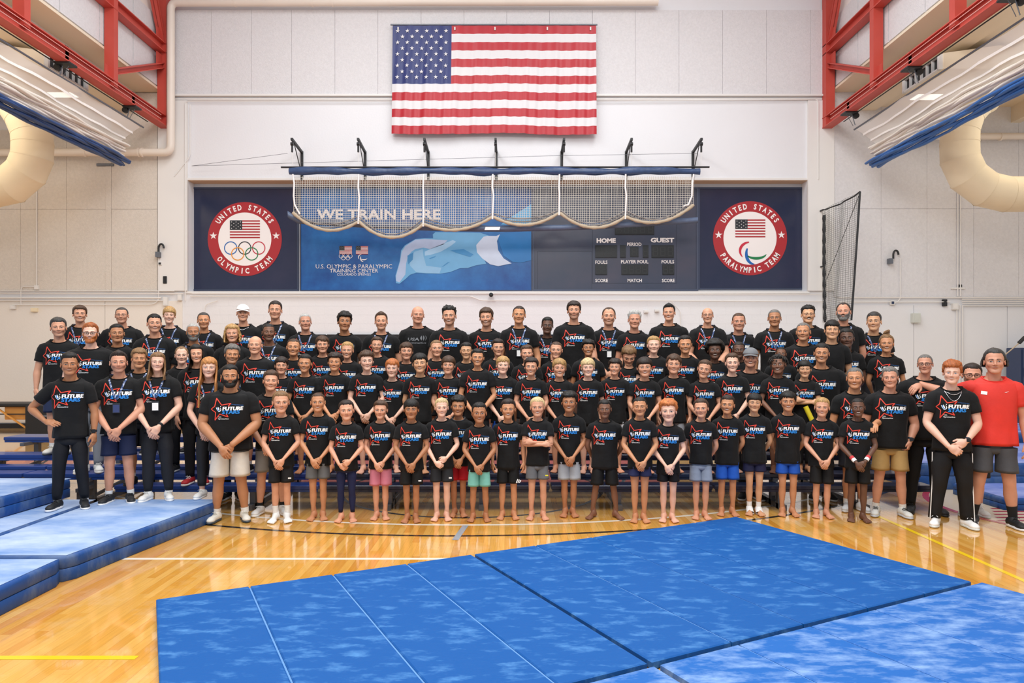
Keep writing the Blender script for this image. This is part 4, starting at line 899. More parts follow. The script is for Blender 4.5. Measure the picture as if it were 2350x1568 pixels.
def face_bits(sm, eyew, brow, hooded=0):
    out = []  # (V,F,key)
    def grid(rows, off, key):
        g = G(); loft(g, fpatch(rows, off), closed=False); V = np.concatenate([a for a, b in g.V]); Fq = g.F[0][0]
        # orient to -Y
        a, b, c = V[Fq[0][0]], V[Fq[0][1]], V[Fq[0][2]]
        if np.cross(b-a, c-a)[1] > 0: Fq = Fq[:, ::-1]
        out.append((V, Fq, key))
    for s in (-1, 1):
        cx, cz = s*.0305, .0025; hw = .0142; hh_ = .0056*eyew
        xs = np.linspace(-1, 1, 7)
        top = [(cx+s*x*hw, cz+hh_*(1-x*x)**.6*1.05+.0008*x) for x in xs]; bot = [(cx+s*x*hw, cz-hh_*.75*(1-x*x)**.7+.0008*x) for x in xs]
        grid([bot, [( (a[0]+b[0])/2, (a[1]+b[1])/2) for a, b in zip(top, bot)], top], .0006, 'eye')
        t2 = [(p[0], p[1]+.0018+.0006*abs(x)) for p, x in zip(top, xs)]; grid([top, t2], .0016, 'lash')
        ir = .0066
        rows = []
        for a in (1.0, 0.0):
            rows.append([(cx+ir*a*math.cos(q), cz+.0003+min(hh_*.95, max(-hh_*.7, ir*a*math.sin(q)))) for q in np.linspace(0, 2*PI, 11)])
        grid(rows, .0013, 'iris')
        rows = []
        bh = .0036*brow
        bx = np.linspace(.012, .046, 7)
        bz = [.0205+.0035*math.sin(PI*min(1, (x-.012)/.034*.75+.1)) for x in bx]
        grid([[(s*x, z-bh*(1-.6*i/6)) for i, (x, z) in enumerate(zip(bx, bz))], [(s*x, z+bh*(1-.6*i/6)) for i, (x, z) in enumerate(zip(bx, bz))]], .0016, 'brow')
        grid([[(s*.0035, -.0345), (s*.0095, -.0345)], [(s*.0035, -.0318), (s*.0095, -.0318)]], .0006, 'nostril')
    xs = np.linspace(-1, 1, 11)
    if sm == 0:
        w_ = .0225; mz = -.0535
        mid = [(x*w_, mz+.0006*x*x) for x in xs]
        grid([mid, [(x*w_, mz+.0042*(1-x*x)**.7) for x in xs]], .0008, 'lip'); grid([[(x*w_, mz-.0055*(1-x*x)**.7) for x in xs], mid], .0008, 'lip')
        grid([[(x*w_, mz-.0006+.0006*x*x) for x in xs], [(x*w_, mz+.0006+.0006*x*x) for x in xs]], .0014, 'mouthline')
    else:
        w_ = .0235 if sm == 2 else .0215; mz = -.0510; up = .0042
        th = .0075 if sm == 2 else .0040
        top = [(x*w_, mz+up*x*x*.9) for x in xs]; bot = [(x*w_, mz+up*x*x*.9-th*(1-x*x)**.8) for x in xs]
        grid([bot, top], .0012, 'teeth')
        grid([top, [(p[0], p[1]+.0032*(1-x*x)**.6) for p, x in zip(top, xs)]], .0014, 'lip')
        grid([[(p[0], p[1]-.0048*(1-x*x)**.6) for p, x in zip(bot, xs)], bot], .0014, 'lip')
        grid([[(p[0]*1.04, p[1]-.0012) for p in top[:2]], [(p[0]*1.06, p[1]+.0012) for p in top[:2]]], .0018, 'mouthline')
        grid([[(p[0]*1.04, p[1]-.0012) for p in top[-2:]], [(p[0]*1.06, p[1]+.0012) for p in top[-2:]]], .0018, 'mouthline')
    return out
FB = {(sm, e): face_bits(sm, {0: 1, 1: .6, 2: 1.25}[e], 1) for sm in (0, 1, 2) for e in (0, 1, 2)}
# ---- hand template: right hand hanging, back of the hand to -Y, thumb at +X
def hand_sdf(curl):
    def f(P):
        d = smin(ell(P, (.0, .0, -.052), (.041, .0155, .050)), cap(P*np.array([1, 1.12, 1]), (0, 0, .004), (0, 0, -.03), .0215, .027), .02)
        q = P*np.array([1, 1.35, 1]);
        for i, (x, L_, r) in enumerate(((.029, .070, .0088), (.0095, .079, .0092), (-.0105, .074, .0088), (-.029, .058, .0078))):
            a = (x, 0, -.082+abs(i-1)*.004*(1 if i > 1 else .5)); c1 = curl; p1 = (x*1.06, L_*.45*math.sin(c1), a[2]-L_*.45*math.cos(c1)); c2 = curl*2.2; p2 = (x*1.04, p1[1]+L_*.32*math.sin(c2), p1[2]-L_*.32*math.cos(c2)); c3 = curl*3.1; p3 = (x, p2[1]+L_*.22*math.sin(c3), p2[2]-L_*.22*math.cos(c3))
            fd = smin(smin(cap(P, a, p1, r*1.05, r), cap(P, p1, p2, r, r*.93), .002), cap(P, p2, p3, r*.93, r*.8), .002)
            d = smin(d, fd, .0035)
            d = smin(d, cap(P, (x*.8, -.004, -.05), (x, -.006, -.083), .006, .0085), .008)
        th = smin(cap(P, (.024, .004, -.020), (.048, .014, -.052), .015, .012), cap(P, (.048, .014, -.052), (.054, .024, -.084), .0112, .009), .004)
        return smin(d, th, .008)
    return f
HANDS = {}
for k, c in (('relaxed', .28), ('curl', .62), ('flat', .10)):
    V_, F_ = surfnet(hand_sdf(c), (-.055, -.03, -.185), (.075, .085, .04), .0046); HANDS[k] = decimate(V_, F_, .34)
# ---- bare foot: heel +Y, toes -Y, sole at z=0 ; right-side (big toe at +X -> inner side for image-left foot)
def foot_sdf(P):
    d = cap(P, (0, .045, .035), (0, .034, .125), .030, .0225); d = smin(d, ell(P, (0, .055, .026), (.030, .034, .028)), .02)
    d = smin(d, cap(P, (0, .03, .045), (.004, -.085, .020), .032, .022), .025); d = smin(d, ell(P, (.0, -.085, .016), (.044, .045, .017)), .02)
    for i, (x, y, r) in enumerate(((.030, -.152, .0135), (.009, -.152, .0095), (-.008, -.144, .009), (-.023, -.134, .0085), (-.037, -.121, .0085))):
        d = smin(d, cap(P, (x*.9, -.10, .013), (x, y, .010), r*.95, r), .005)
    return smax(d, -P[:, 2]+.001, .004)
V_, F_ = surfnet(foot_sdf, (-.06, -.178, -.004), (.06, .10, .155), .0062); FOOT = decimate(V_, F_, .30)
def shoe_up(P):
    d = smin(cap(P, (0, .05, .055), (0, .03, .10), .042, .040), cap(P, (0, .045, .05), (0, -.10, .040), .040, .036), .03)
    d = smin(d, ell(P, (.0, -.115, .036), (.045, .058, .030)), .02); d = smax(d, P[:, 2]-.108+.25*P[:, 1], .008); return smax(d, -(P[:, 2]-.018), .004)
def shoe_sole(P):
    q = P*1.0; d = smin(ell(q, (0, -.09, .018), (.050, .092, .05)), ell(q, (0, .045, .018), (.042, .062, .06)), .04)
    d = smin(d, cap(q*np.array([1, 1, 0])+np.array([0, 0, .018]), (0, .05, .018), (0, -.10, .018), .038, .042), .01); top = P[:, 2]-(.026+.012*(P[:, 1] > .02)); return smax(smax(d, top, .005), -(P[:, 2]-.001), .004)
V_, F_ = surfnet(shoe_up, (-.06, -.19, .01), (.06, .115, .125), .0075); SHOEU = decimate(V_, F_, .45)
V_, F_ = surfnet(shoe_sole, (-.065, -.2, -.008), (.065, .125, .05), .0085); SHOES = decimate(V_, F_, .5)
def laces():
    g = G()
    for k in range(5):
        y = -.035-.022*k+.012; z = .092-.0095*k
        for s in (-1, 1): tube(g, [(s*.026, y+.008, z-.010), (s*.012, y, z+.002), (0, y-.006, z+.005)], .0035, 5, ref=(0, 0, 1))
    for s in (-1, 1): tube(g, [(0, -.02, .098), (s*.018, -.03, .108), (s*.03, -.04, .098)], .003, 5, ref=(0, 0, 1))
    return g
SHOE_ME = {}
def shoe_meshes(cu, cs, cl):
    k = (cu, cs, cl)
    if k not in SHOE_ME:
        SHOE_ME[k] = (G().add(*SHOEU).mesh('shoe', mat('shoe_'+cu, cu, .6, bump=.1)), G().add(*SHOES).mesh('sole', mat('sole_'+cs, cs, .5)), laces().mesh('laces', mat('lace_'+cl, cl, .7)))
    return SHOE_ME[k]
# ---- skin/hair/cloth materials
M_skin = mat('skin', 'ffffff', .48, attr='Col', var=.05, vs_=25, spec=.4, sss=.12)
M_hair = mat('hair', 'ffffff', .45, attr='Col', var=.45, vs_=140, bump=.3, bs=300, stretch=(1, 1, .16), spec=.4)
M_shirt = mat('black_jersey', '101011', .82, var=.25, vs_=7, bump=.45, bs=11, sheen=.05, spec=.3)
M_coll = mat('collar_rib', '0e0e0f', .9, spec=.2)
M_pr, M_pw, M_pb, M_pc = mat('ink_red', 'e8442f', .6), mat('ink_white', 'f4f4f2', .6), mat('ink_blue', '1c7fd0', .6), mat('ink_deep_blue', '1b4f86', .6)
SKIN = dict(p='e6b79f', f='d89f80', t='cb9069', o='ba825d', b='a07050', d='805843', k='684838', e='d6a37d', r='d0967a', m='b27a56')
HAIRC = dict(bk='16130f', db='2b1f18', br='4a3424', lb='80603f', bl='b08a56', wb='cfb585', gi='a1582a', gr='b96c38', sb='bd8048', gy='6f6b66', wh='b5b3ae', sp='3d3a37')
# ---- print template (u right, v up, metres; child size)
def make_print():
    def c(x, y): return ((x-415)/1942, (985-y)/1942)
    items = []
    o_ = [(278, 790), (355, 922), (478, 882)]; 
    def poly_stroke(pts, wd, closed=False):
        P = np.array([c(*p) for p in pts]); out = []
        n = len(P)
        for i in range(n if closed else n-1):
            a, b = P[i], P[(i+1) % n]; d = b-a; l = np.linalg.norm(d); d /= l; nn = np.array([-d[1], d[0]])*wd/2; k = max(1, int(l/.02))
            for j in range(k):
                p, q = a+d*l*j/k-d*wd*.25*(j == 0), a+d*l*(j+1)/k+d*wd*.25*(j == k-1); out.append([p-nn, q-nn, q+nn, p+nn])
        return out
    st = poly_stroke([(440, 935), (470, 888), (350, 915), (278, 800), (245, 935), (182, 985), (255, 1040), (242, 1172), (320, 1068), (436, 1118), (415, 1072)], .0075)
    V = np.array(st).reshape(-1, 2); Fq = np.arange(len(V)).reshape(-1, 4); items.append((V, Fq, 0))
    def tx(s, x0, x1, y0, y1, mi, **kw):
        q, T, a = text(s, **kw); (ax, ay), (bx, by) = c(x0, y1), c(x1, y0); items.append((np.c_[ax+q[:, 0]*(bx-ax), ay+q[:, 1]*(by-ay)], T, mi))
    tx('FUTURE', 362, 645, 943, 1008, 1, bold=.03, italic=.12, res=2); tx('STARS', 356, 596, 1006, 1068, 2, bold=.03, italic=.12, res=2)
    rr_ = random.Random(3)          # two lines of print too small to read
    for (x0, x1, y0, h, sl) in ((478, 655, 900, 9, .10), (520, 652, 914, 7, .10)):
        x = x0; q = []
        while x < x1-6:
            wd = rr_.uniform(3.5, 6.5); yo = (x-x0)*sl; q.append([c(x, y0+h+yo), c(x+wd, y0+h+yo), c(x+wd, y0+yo), c(x, y0+yo)]); x += wd+(2 if rr_.random() < .85 else 7)
        items.append((np.array(q).reshape(-1, 2), np.arange(4*len(q)).reshape(-1, 4), 3))
    tx('USA', 298, 345, 1110, 1128, 1, bold=.03, res=1); tx('Gymnastics', 290, 445, 1138, 1168, 1, bold=.02, res=1)
    for k_i in (0, 1):
        for dx_ in (-.0016, .0016): V_, F_, m_ = items[1+k_i]; items.append((V_+np.array((dx_, 0)), F_, m_))
    # flame emblem: leaning leaf shapes
    def leaf(cx, cy, L_, wd, rot, mi, bend=0):
        pts = []; n = 7
        for i in range(n+1):
            t = i/n; pts.append((wd*math.sin(PI*t)*.5+bend*math.sin(PI*t), L_*(t-.5)))
        for i in range(n, -1, -1):
            t = i/n; pts.append((-wd*math.sin(PI*t)*.5+bend*math.sin(PI*t), L_*(t-.5)))
        R = [(x*math.cos(rot)-y*math.sin(rot), x*math.sin(rot)+y*math.cos(rot)) for x, y in pts]; V = np.array([c(cx+x, cy-y) for x, y in R]); m_ = len(V)
        F = [[i, m_-2-i, m_-1-i] for i in range(n)]+[[i, i+1, m_-2-i] for i in range(n)]; F = np.array(F); 
        a = V[F[3]]; cr = np.cross(a[1]-a[0], a[2]-a[0])
        items.append((V, F if cr > 0 else F[:, ::-1], mi))
    leaf(286, 990, 84, 24, .50, 1, 4); leaf(300, 992, 92, 24, .42, 2, 0); leaf(309, 978, 74, 20, .30, 1, -3); leaf(337, 940, 17, 13, 0, 1)
    n = 9; A_ = [math.radians(t) for t in np.linspace(-105, 62, n)]; V = [c(306+40*math.cos(t), 992-40*math.sin(t)) for t in A_]+[c(306+(40-11*math.sin(PI*k/(n-1))**.6)*math.cos(t)-1, 992-(40-11*math.sin(PI*k/(n-1))**.6)*math.sin(t)) for k, t in enumerate(A_)]
    items.append((np.array(V), np.array([[k, k+1, k+1+n, k+n] for k in range(n-1)]), 1))
    return items
PRINT = make_print()
def make_usag():
    items = []
    for s, x0, x1, y0, y1, b in (('USA', -.105, .0, .0, .035, .04), ('Gymnastics', -.11, .065, -.04, -.006, .01)):
        q, T, a = text(s, bold=b, italic=.1 if s == 'USA' else 0, res=1); items.append((np.c_[x0+q[:, 0]*(x1-x0), y0+q[:, 1]*(y1-y0)], T, 0))
    n = 8
    for (cx, wd, bend, L_) in ((.022, .016, -.006, .055), (.036, .014, .004, .06), (.052, .008, .012, .06)):
        pts = [(cx+bend*math.sin(PI*t)+wd*.5*math.sin(PI*t)*s, .03+L_*(t-.5)) for s, ts in ((1, np.linspace(0, 1, n+1)), (-1, np.linspace(1, 0, n+1))) for t in ts]
        V = np.array(pts); m_ = len(V); items.append((V, np.array([[i, i+1, m_-2-i] for i in range(n)]+[[i, m_-2-i, m_-1-i] for i in range(n)]), 0))
    return items
PRINT_G = make_usag()
TT0 = np.array([(.48, .1235, .088), (.56, .1185, .084), (.64, .111, .079), (.72, .114, .080), (.79, .121, .083), (.845, .127, .081), (.885, .129, .073), (.91, .123, .063), (.926, .109, .055), (.939, .091, .049), (.948, .077, .046), (.955, .064, .046)])
TT = TT0.copy(); TT[:, 0] = np.where(TT0[:, 0] > .72, .72+(TT0[:, 0]-.72)*1.115, TT0[:, 0])   # shoulders sit close under the chin
def sstep(a, b, x): t = np.clip((x-a)/(b-a), 0, 1); return t*t*(3-2*t)
class Person: pass
def hair_geo(style, zf, tt, ts, cc, seed, hw, extra=None):
    """closed shell over the skull; the part below the hairline dips inside the head"""
    r_ = random.Random(seed); NA, NE = 72, 26
    C = np.array((0, .014, .036)); R_ = np.array((.077, .095, .085)); V = np.zeros((NE, NA, 3)); Cc = np.zeros((NE, NA, 3)); vis = np.zeros((NE, NA), bool)
    part = r_.choice([-1, 1]); ph = r_.random()*10
    for e in range(NE):
        el = PI/2-(e/(NE-1))*(PI/2+.82)
        for a in range(NA):
            az = a/NA*2*PI; d = np.array((math.sin(az)*math.cos(el), -math.cos(az)*math.cos(el), math.sin(el))); R0 = 1/np.linalg.norm(d/R_); p = C+d*R0
            A = abs((az+PI) % (2*PI)-PI)*180/PI
            jk = 2.2 if style in ('fringe', 'bowl', 'curly', 'wavy') else 1.2; jag = jk*(.004*mn.noise((az*7, ph, 0)) + .0035*mn.noise((az*19, ph+3, 0)))
            line = np.interp(A, [0, 30, 48, 60, 72, 84, 92, 108, 125, 180], [zf, zf-.001, zf-.004, min(zf, .045)-.005, .012, -.006, .012, -.022, -.045, -.052])
            if style in ('fringe', 'bowl'): line = np.interp(A, [0, 30, 48, 60, 72, 84, 95, 108, 125, 180], [zf, zf-.002, zf-.008, .012, .0, -.004, .004, -.025, -.045, -.052])
            if style in ('afro', 'curly', 'wavy'): line = np.interp(A, [0, 30, 48, 60, 72, 84, 95, 108, 125, 180], [zf, zf, zf-.004, .03, .008, -.004, .004, -.02, -.045, -.052])
            if style == 'fringe': line += .006*part*math.sin(az)+jag*1.5
            if style == 'receding': line = np.interp(A, [0, 22, 38, 55, 72, 84, 95, 108, 125, 180], [zf, zf+.012, .09, .05, .015, -.004, .016, -.02, -.045, -.052])
            if style == 'horseshoe': line = np.interp(A, [0, 60, 75, 84, 95, 108, 125, 180], [.2, .2, .03, -.006, .012, -.022, -.045, -.052])
            z = p[2]-(line+jag); top = sstep(.03, .10, p[2])
            if style == 'horseshoe' and p[2] > .055+jag: z = -.01
            t = ts+(tt-ts)*top; edge = sstep(0, .010 if style in ('fringe', 'bowl', 'curly', 'afro', 'wavy') else .026, z); front = max(0, math.cos(az))
            n1 = mn.noise((az*14+ph, el*2.2, ph)); n2 = mn.noise((az*34, el*5+ph, 2)); n3 = mn.noise(tuple(p*42+ph)); n4 = mn.noise(tuple(p*90+ph))
            if style in ('curly', 'afro'): t += cc*(.75*n3+.5*n4)+(.3*cc)
            elif style == 'wavy': t += cc*(.6*n1+.6*n3)
            elif style == 'spiky': t += cc*top*(abs(n3)*2.2+.4*n1)
            elif style == 'part': t += cc*(.5*n1+.4*n2)+.008*top*sstep(-.2, .9, part*math.sin(az))*front
            elif style in ('fringe', 'bowl'): t += cc*(.6*n1+.6*n2)+.003*front*top
            elif style == 'quiff': t += .016*top*front**2+cc*(.5*n1+.4*n2)
            else: t += cc*(.5*n1+.4*n2)
            rr = R0+(t*edge if z > 0 else -.012); V[e, a] = C+d*rr; vis[e, a] = z > -.014
            Cc[e, a] = 1+.42*n2+.30*n1+(.25*n4)
    idx = np.arange(NE*NA).reshape(NE, NA); F_ = []; b = np.roll(idx, -1, 1); vb = np.roll(vis, -1, 1)
    q = np.stack([idx[:-1], idx[1:], b[1:], b[:-1]], -1); k = vis[:-1] | vb[:-1] | vis[1:] | vb[1:]; return V.reshape(-1, 3), q[k], np.clip(Cc.reshape(-1, 3), .45, 1.7)
STY = dict(buzz=('short', .078, .0030, .0015, .0006), short=('short', .074, .011, .0035, .0055), part=('part', .072, .015, .005, .006), quiff=('quiff', .080, .012, .0035, .004), fringe=('fringe', .050, .013, .006, .006), bowl=('bowl', .043, .014, .008, .0045),
    curly=('curly', .062, .020, .008, .012), wavy=('wavy', .066, .018, .009, .008), afro=('afro', .060, .038, .034, .010), spiky=('spiky', .076, .012, .0035, .014), receding=('receding', .086, .005, .003, .002), horseshoe=('horseshoe', .2, .003, .003, .001), longback=('part', .078, .010, .008, .004))
def blend(c, k): return np.clip(np.array(c)*k, 0, 1)
SEED = [0]
def make_person(S):
    SEED[0] += 1; sd = SEED[0]; r_ = random.Random(sd*13+5)
    row = S['row']; xh, yt, yc = S['x'], S['top'], S['chin']
    fy = S.get('fy')
    if row == 'F': Y = 2754/(fy-HY)+.07; z0 = 0.0
    elif row == 'M': Y = 1620*1.51/(fy-HY)+.08; z0 = .19
    elif row == 'A': Y, z0 = 7.80, .265
    elif row == 'B': Y, z0 = 8.05+S.get('jit', 0)*.35, .357
    elif row == 'D': Y, z0 = 8.66+S.get('jit', 0)*.8, .485
    elif row == 'E': Y, z0 = 9.33+S.get('jit', 0), .625
    else: Y, z0 = row, 0.0
    sc_ = Y/F; X = (xh-CX)*sc_; ztop = CZ-(yt-HY)*sc_; zch = CZ-(yc-HY)*sc_; H = ztop-z0; Hc = zch-z0; hh = ztop-zch
    W = S.get('w', 1.0); kid = S['kid']; skin = np.array(lin(SKIN[S['skin']])); skin = skin*r_.uniform(.94, 1.06); hc = np.array(lin(HAIRC[S['hc']])) if S['hc'] else np.array((.1, .08, .06))
    Wb = W*(1.0 if kid else 1.0); k_ = Hc
    yaw = -math.atan2(X, Y)*.6+S.get('yaw', 0); hyaw = -math.atan2(X, Y)*.35+S.get('hyaw', r_.uniform(-.12, .12)); roll = S.get('roll', r_.uniform(-.05, .05))
    pose = S['pose']; sty = S['hair']
    hair_t = STY[sty][2]*.9 if sty in STY else (.012 if sty in ('cap',) else 0)
    s = hh/(.232+max(0, hair_t)); 
    headc = np.array((0, -.012*k_, Hc+.114*s))
    fat = S.get('fat', 1.0); hem = S.get('hem', .50 if kid else .535)
    ph = [r_.random()*6 for _ in range(8)]; A0_ = .0045 if kid else .004
    def tors(th, zr, off=0):
        th = np.asarray(th, float); zr = np.asarray(zr, float); nf = np.clip((1.0-zr)/.06, 0, 1); a = np.interp(zr, TT[:, 0], TT[:, 1])*k_*(1+(Wb-1)*nf); b = np.interp(zr, TT[:, 0], TT[:, 2])*k_*(1+((.6+.4*Wb)*fat-1)*nf)
        if S.get('belly'): b = b*(1+S['belly']*np.exp(-((zr-.64)/.08)**2))
        if S.get('woman'):
            a = a*(1-.07*np.exp(-((zr-.66)/.05)**2)); b = b*(1+.10*np.exp(-((zr-.81)/.035)**2)*(np.cos(th) > 0))
        sn, cs = np.sin(th), np.cos(th); e = .86
        low = np.clip((.80-zr)/.3, 0, 1); f = A0_*k_*((.5+1.4*low)*(np.sin(5*th+ph[0]+6*zr)*.6+np.sin(9*th+ph[1]-9*zr)*.45)+np.sin(26*zr+3*th+ph[2])*.6*np.exp(-((zr-.66)/.10)**2)+.9*np.sin(14*zr-4*np.abs(th)+ph[3])*np.clip((.92-zr)*4, 0, 1)*.35)
        f = f*np.clip((.955-zr)*12, 0, 1)
        x = (a+f+off)*np.sign(sn)*np.abs(sn)**e; y = -(b+f*1.2+off)*np.sign(cs)*np.abs(cs)**.92+.010*k_*(zr > .0)
        z = zr*k_-.032*k_*np.clip(cs, 0, 1)*np.clip((zr-.94)/.042, 0, 1)
        return np.stack([x, y, z], -1)
    # ---------- body
    g = G(); ear = blend(skin, .9)
    C, Sn = math.cos(hyaw), math.sin(hyaw); cr, sr = math.cos(roll), math.sin(roll); pit = S.get('pitch', r_.uniform(-.05, .02))
    Rz = np.array([[C, -Sn, 0], [Sn, C, 0], [0, 0, 1]]); Rr = np.array([[cr, 0, sr], [0, 1, 0], [-sr, 0, cr]]); Rx = np.array([[1, 0, 0], [0, math.cos(pit), -math.sin(pit)], [0, math.sin(pit), math.cos(pit)]])
    wf = S.get('hw', r_.uniform(1.02, 1.09))*(1.05 if kid else 1.0); jw = S.get('jaw', r_.uniform(-.02, .06))-(.10 if kid else 0)-(.09 if S.get('woman') else 0)
    nn_ = (.80 if kid or S.get('woman') else .94)*S.get('neck', 1)
    def hx(P):
        P = np.array(P, float); lowf = sstep(.0, -.07, P[:, 2]) if False else np.clip(-P[:, 2]/.08, 0, 1)
        P[:, 0] *= wf*(1+jw*lowf)
        if kid: P[:, 2] = np.where((P[:, 2] < .01) & (P[:, 2] > -.125), .01+(P[:, 2]-.01)*1.0, P[:, 2])
        nk = np.clip((-.095-P[:, 2])/.03, 0, 1)*(P[:, 1] > -.045); P[:, 0] *= 1+(nn_-1)*nk; P[:, 1] = P[:, 1]+((P[:, 1]-.03)*(nn_-1))*nk
        nkf = np.clip((-.10-P[:, 2])/.10, 0, 1)[:, None]   # lower neck does not follow the head turn
        Q = P@Rx.T@Rr.T@Rz.T; Q = Q*(1-nkf)+P*nkf; return Q*s+headc
    hv = hx(HV); col = np.tile(skin, (len(hv), 1)); x_, y_, z_ = HV.T
    cheek = np.exp(-(((np.abs(x_)-.036)/.018)**2+((z_+.025)/.02)**2))*(y_ < -.03)+.6*np.exp(-((x_/.012)**2+((z_+.028)/.012)**2))*(y_ < -.08)+.5*(np.abs(x_) > .074)
    col = col*(1-cheek[:, None]*np.array((.01, .08, .09)))
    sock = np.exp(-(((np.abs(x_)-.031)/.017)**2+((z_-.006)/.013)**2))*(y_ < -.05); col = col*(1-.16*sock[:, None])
    bd = S.get('beard', 0)
    if bd or S.get('stub'):
        amt = (max(S.get('stub', 0), .75 if bd else 0)*beard_w(HV))[:, None]; bc = np.array(lin(HAIRC[S.get('bcol', S['hc'])]))+.01; col = col*(1-amt)+bc*amt
    g.add(hv, HF, 0, col)
    eyec = {'eye': np.array((.56, .52, .50)), 'iris': np.array((.05, .03, .02)) if not S.get('blue') else np.array((.12, .18, .26)), 'lash': blend(hc*.2+skin*.06, .6), 'brow': hc*.5+skin*.04, 'lip': skin*np.array((.80, .50, .50)) if S['skin'] not in 'dkb' else skin*np.array((1.0, .66, .66)), 'teeth': np.array((.70, .66, .61)), 'mouthline': skin*.3, 'nostril': skin*.35}
    if S['hc'] in ('sb', 'wb', 'bl', 'wh', 'gi', 'gr', 'gy', ''): eyec['brow'] = skin*.33+hc*.12
    for V_, F_, key in FB[(S.get('sm', 1), 2 if kid and not S.get('eye') else S.get('eye', 0))]:
        if bd and key == 'none': continue
        g.add(hx(V_), F_, 0, eyec[key])
    # neck base / upper chest
    th = np.arange(20)/20*2*PI; nr = .056*s*nn_
    R = []
    for zr, ax_, by_ in ((1.01, nr*.98, nr*.98), (.985, nr*1.10, nr*1.05), (.962, .060*k_, .043*k_), (.940, .080*k_*Wb, .040*k_), (.90, .095*k_*Wb, .046*k_)):
        R.append(np.stack([ax_*np.sin(th), -by_*np.cos(th)+.018*k_*(zr > .94)+.004*k_, zr*k_-.026*k_*np.clip(np.cos(th), 0, 1)*(zr > .95)], -1))
    loft(g, np.array(R)[::-1], 0, skin)
    R = [tors(th, np.full(20, zr), -.020*k_-.004-.03*k_*(zr < .7)) for zr in (.93, .88, .80, .72, .66, .60, .57)]; loft(g, np.array(R)[::-1], 0, skin)
    arms = []
    sw = .110*Wb; am = S.get('arm', 1.0)*(.82 if kid else .97)*(.88 if S.get('woman') else 1)*(.75+.25*Wb)
    def armpath(sx, pose):
        sh = np.array((sx*sw, .008, .908)); b_ = fat-1
        yb = -(.085*fat+.035+(S.get('belly', 0)*.05))
        if pose == 'A': el = np.array((sx*(sw+.052), -.012, .725)); wr = np.array((sx*.040, yb-.030, .578+.012*(sx > 0))); hd = (np.array((-sx*.52, -.10, -.84)), np.array((sx*.25, -1, .15)), 'relaxed'); 
        elif pose == 'A2': el = np.array((sx*(sw+.050), -.010, .725)); wr = np.array((sx*.055, yb-.035, .600+.02*sx)); hd = (np.array((-sx*.80, -.12, -.55)), np.array((sx*.2, -1, .2)), 'curl')
        elif pose == 'B': el = np.array((sx*(sw+.050), .030, .715)); wr = np.array((sx*(sw+.0), .10, .60)); hd = (np.array((-sx*.5, .3, -.8)), np.array((sx, .2, 0)), 'curl')
        elif pose == 'C': el = np.array((sx*(sw+.050), .010, .715)); wr = np.array((sx*(sw+.052), -.020, .565)); hd = (np.array((0, -.12, -1)), np.array((sx, -.45, 0)), 'relaxed')
        elif pose == 'X': el = np.array((sx*(sw+.030), -.055, .735)); wr = np.array((-sx*.045, yb-.035+.02*(sx > 0), .742+.022*(sx > 0))); hd = (np.array((-sx*1, .12, .10)), np.array((0, -1, .3)), 'relaxed')
        elif pose == 'H': el = np.array((sx*(sw+.155), .04, .755)); wr = np.array((sx*(.150), -.055, .665)); hd = (np.array((-sx*.9, -.45, -.22)), np.array((0, -.7, .75)), 'flat')
        elif pose == 'P': el = np.array((sx*(sw+.06), .03, .715)); wr = np.array((sx*(sw+.012), -.03, .595)); hd = (np.array((-sx*.3, -.1, -1)), np.array((sx, -.4, 0)), 'curl')
        elif pose == 'S': el = np.array((sx*(sw+.11), .13, .86)); wr = np.array((sx*(sw+.26), .24, .92)); hd = (np.array((sx*.6, -.5, -.4)), np.array((0, -.6, .8)), 'relaxed')
        elif pose == 'T': el = np.array((sx*(sw+.055), -.10, .745)); wr = np.array((sx*(sw-.03), -.31, .745)); hd = (np.array((-sx*.2, -.9, -.3)), np.array((0, -.3, .9)), 'relaxed')
        return sh*k_, el*k_, wr*k_, hd
    pl, prr = (pose, pose) if len(pose) == 1 or pose == 'A2' else (pose[0], pose[1])
    wrist_info = []
    for sx, pz in ((-1, pl), (1, prr)):
        sh, el, wr, hd = armpath(sx, pz); t = np.linspace(-.12, 2, 26)
        def pt(u_): u_ = np.clip(u_, -.2, 2.0); return np.where(u_[:, None] < 1, sh+(el-sh)*u_[:, None], el+(wr-el)*(u_[:, None]-1))
        P = (pt(t-.10)+pt(t)*2+pt(t+.10))/4; P[-1] = wr; rr = np.interp(t, [-.12, .1, .45, .85, 1.0, 1.22, 1.6, 1.9, 2.0], [.030, .038, .036, .029, .0285, .0315, .0245, .0185, .0182])*k_*am
        dd = (wr-el)/np.linalg.norm(wr-el); hn_ = hd[0]/np.linalg.norm(hd[0]); tube(g, np.vstack([P, wr+hn_*.010, wr+hn_*.028]), np.concatenate([rr, [rr[-1]*.86, rr[-1]*.35]]), 14, 0, skin, ref=(0.05, 1, .02), caps=True)
        tmpl, tri = HANDS[hd[2]]; hs = H*.106/.18*(.97 if kid else 1.03); d = hd[0]/np.linalg.norm(hd[0]); nb_ = hd[1]-d*(hd[1]@d); nb_ /= np.linalg.norm(nb_)
        # template axes: -Z fingers -> d ; -Y back -> nb_ ; X -> thumb side
        ez = -d; ey = -nb_; ex = np.cross(ey, ez); Vh = tmpl.copy(); mir = False
        if pz in ('A', 'A2', 'X', 'T', 'S'): want = 1
        else: want = 1
        # thumb must lie toward the body centre for a relaxed arm (sx<0 is the person's right hand)
        if sx > 0: Vh[:, 0] *= -1; mir = True
        yo = 0
        if pz in ('A', 'A2'): yo = -.018*k_ if (sx < 0) == (sd % 2 == 0) else .008*k_
        Q = Vh@np.stack([ex, ey, ez])*hs+wr+np.array((0, yo, 0))+d*.006
        g.add(Q, tri[:, ::-1] if mir else tri, 0, skin)
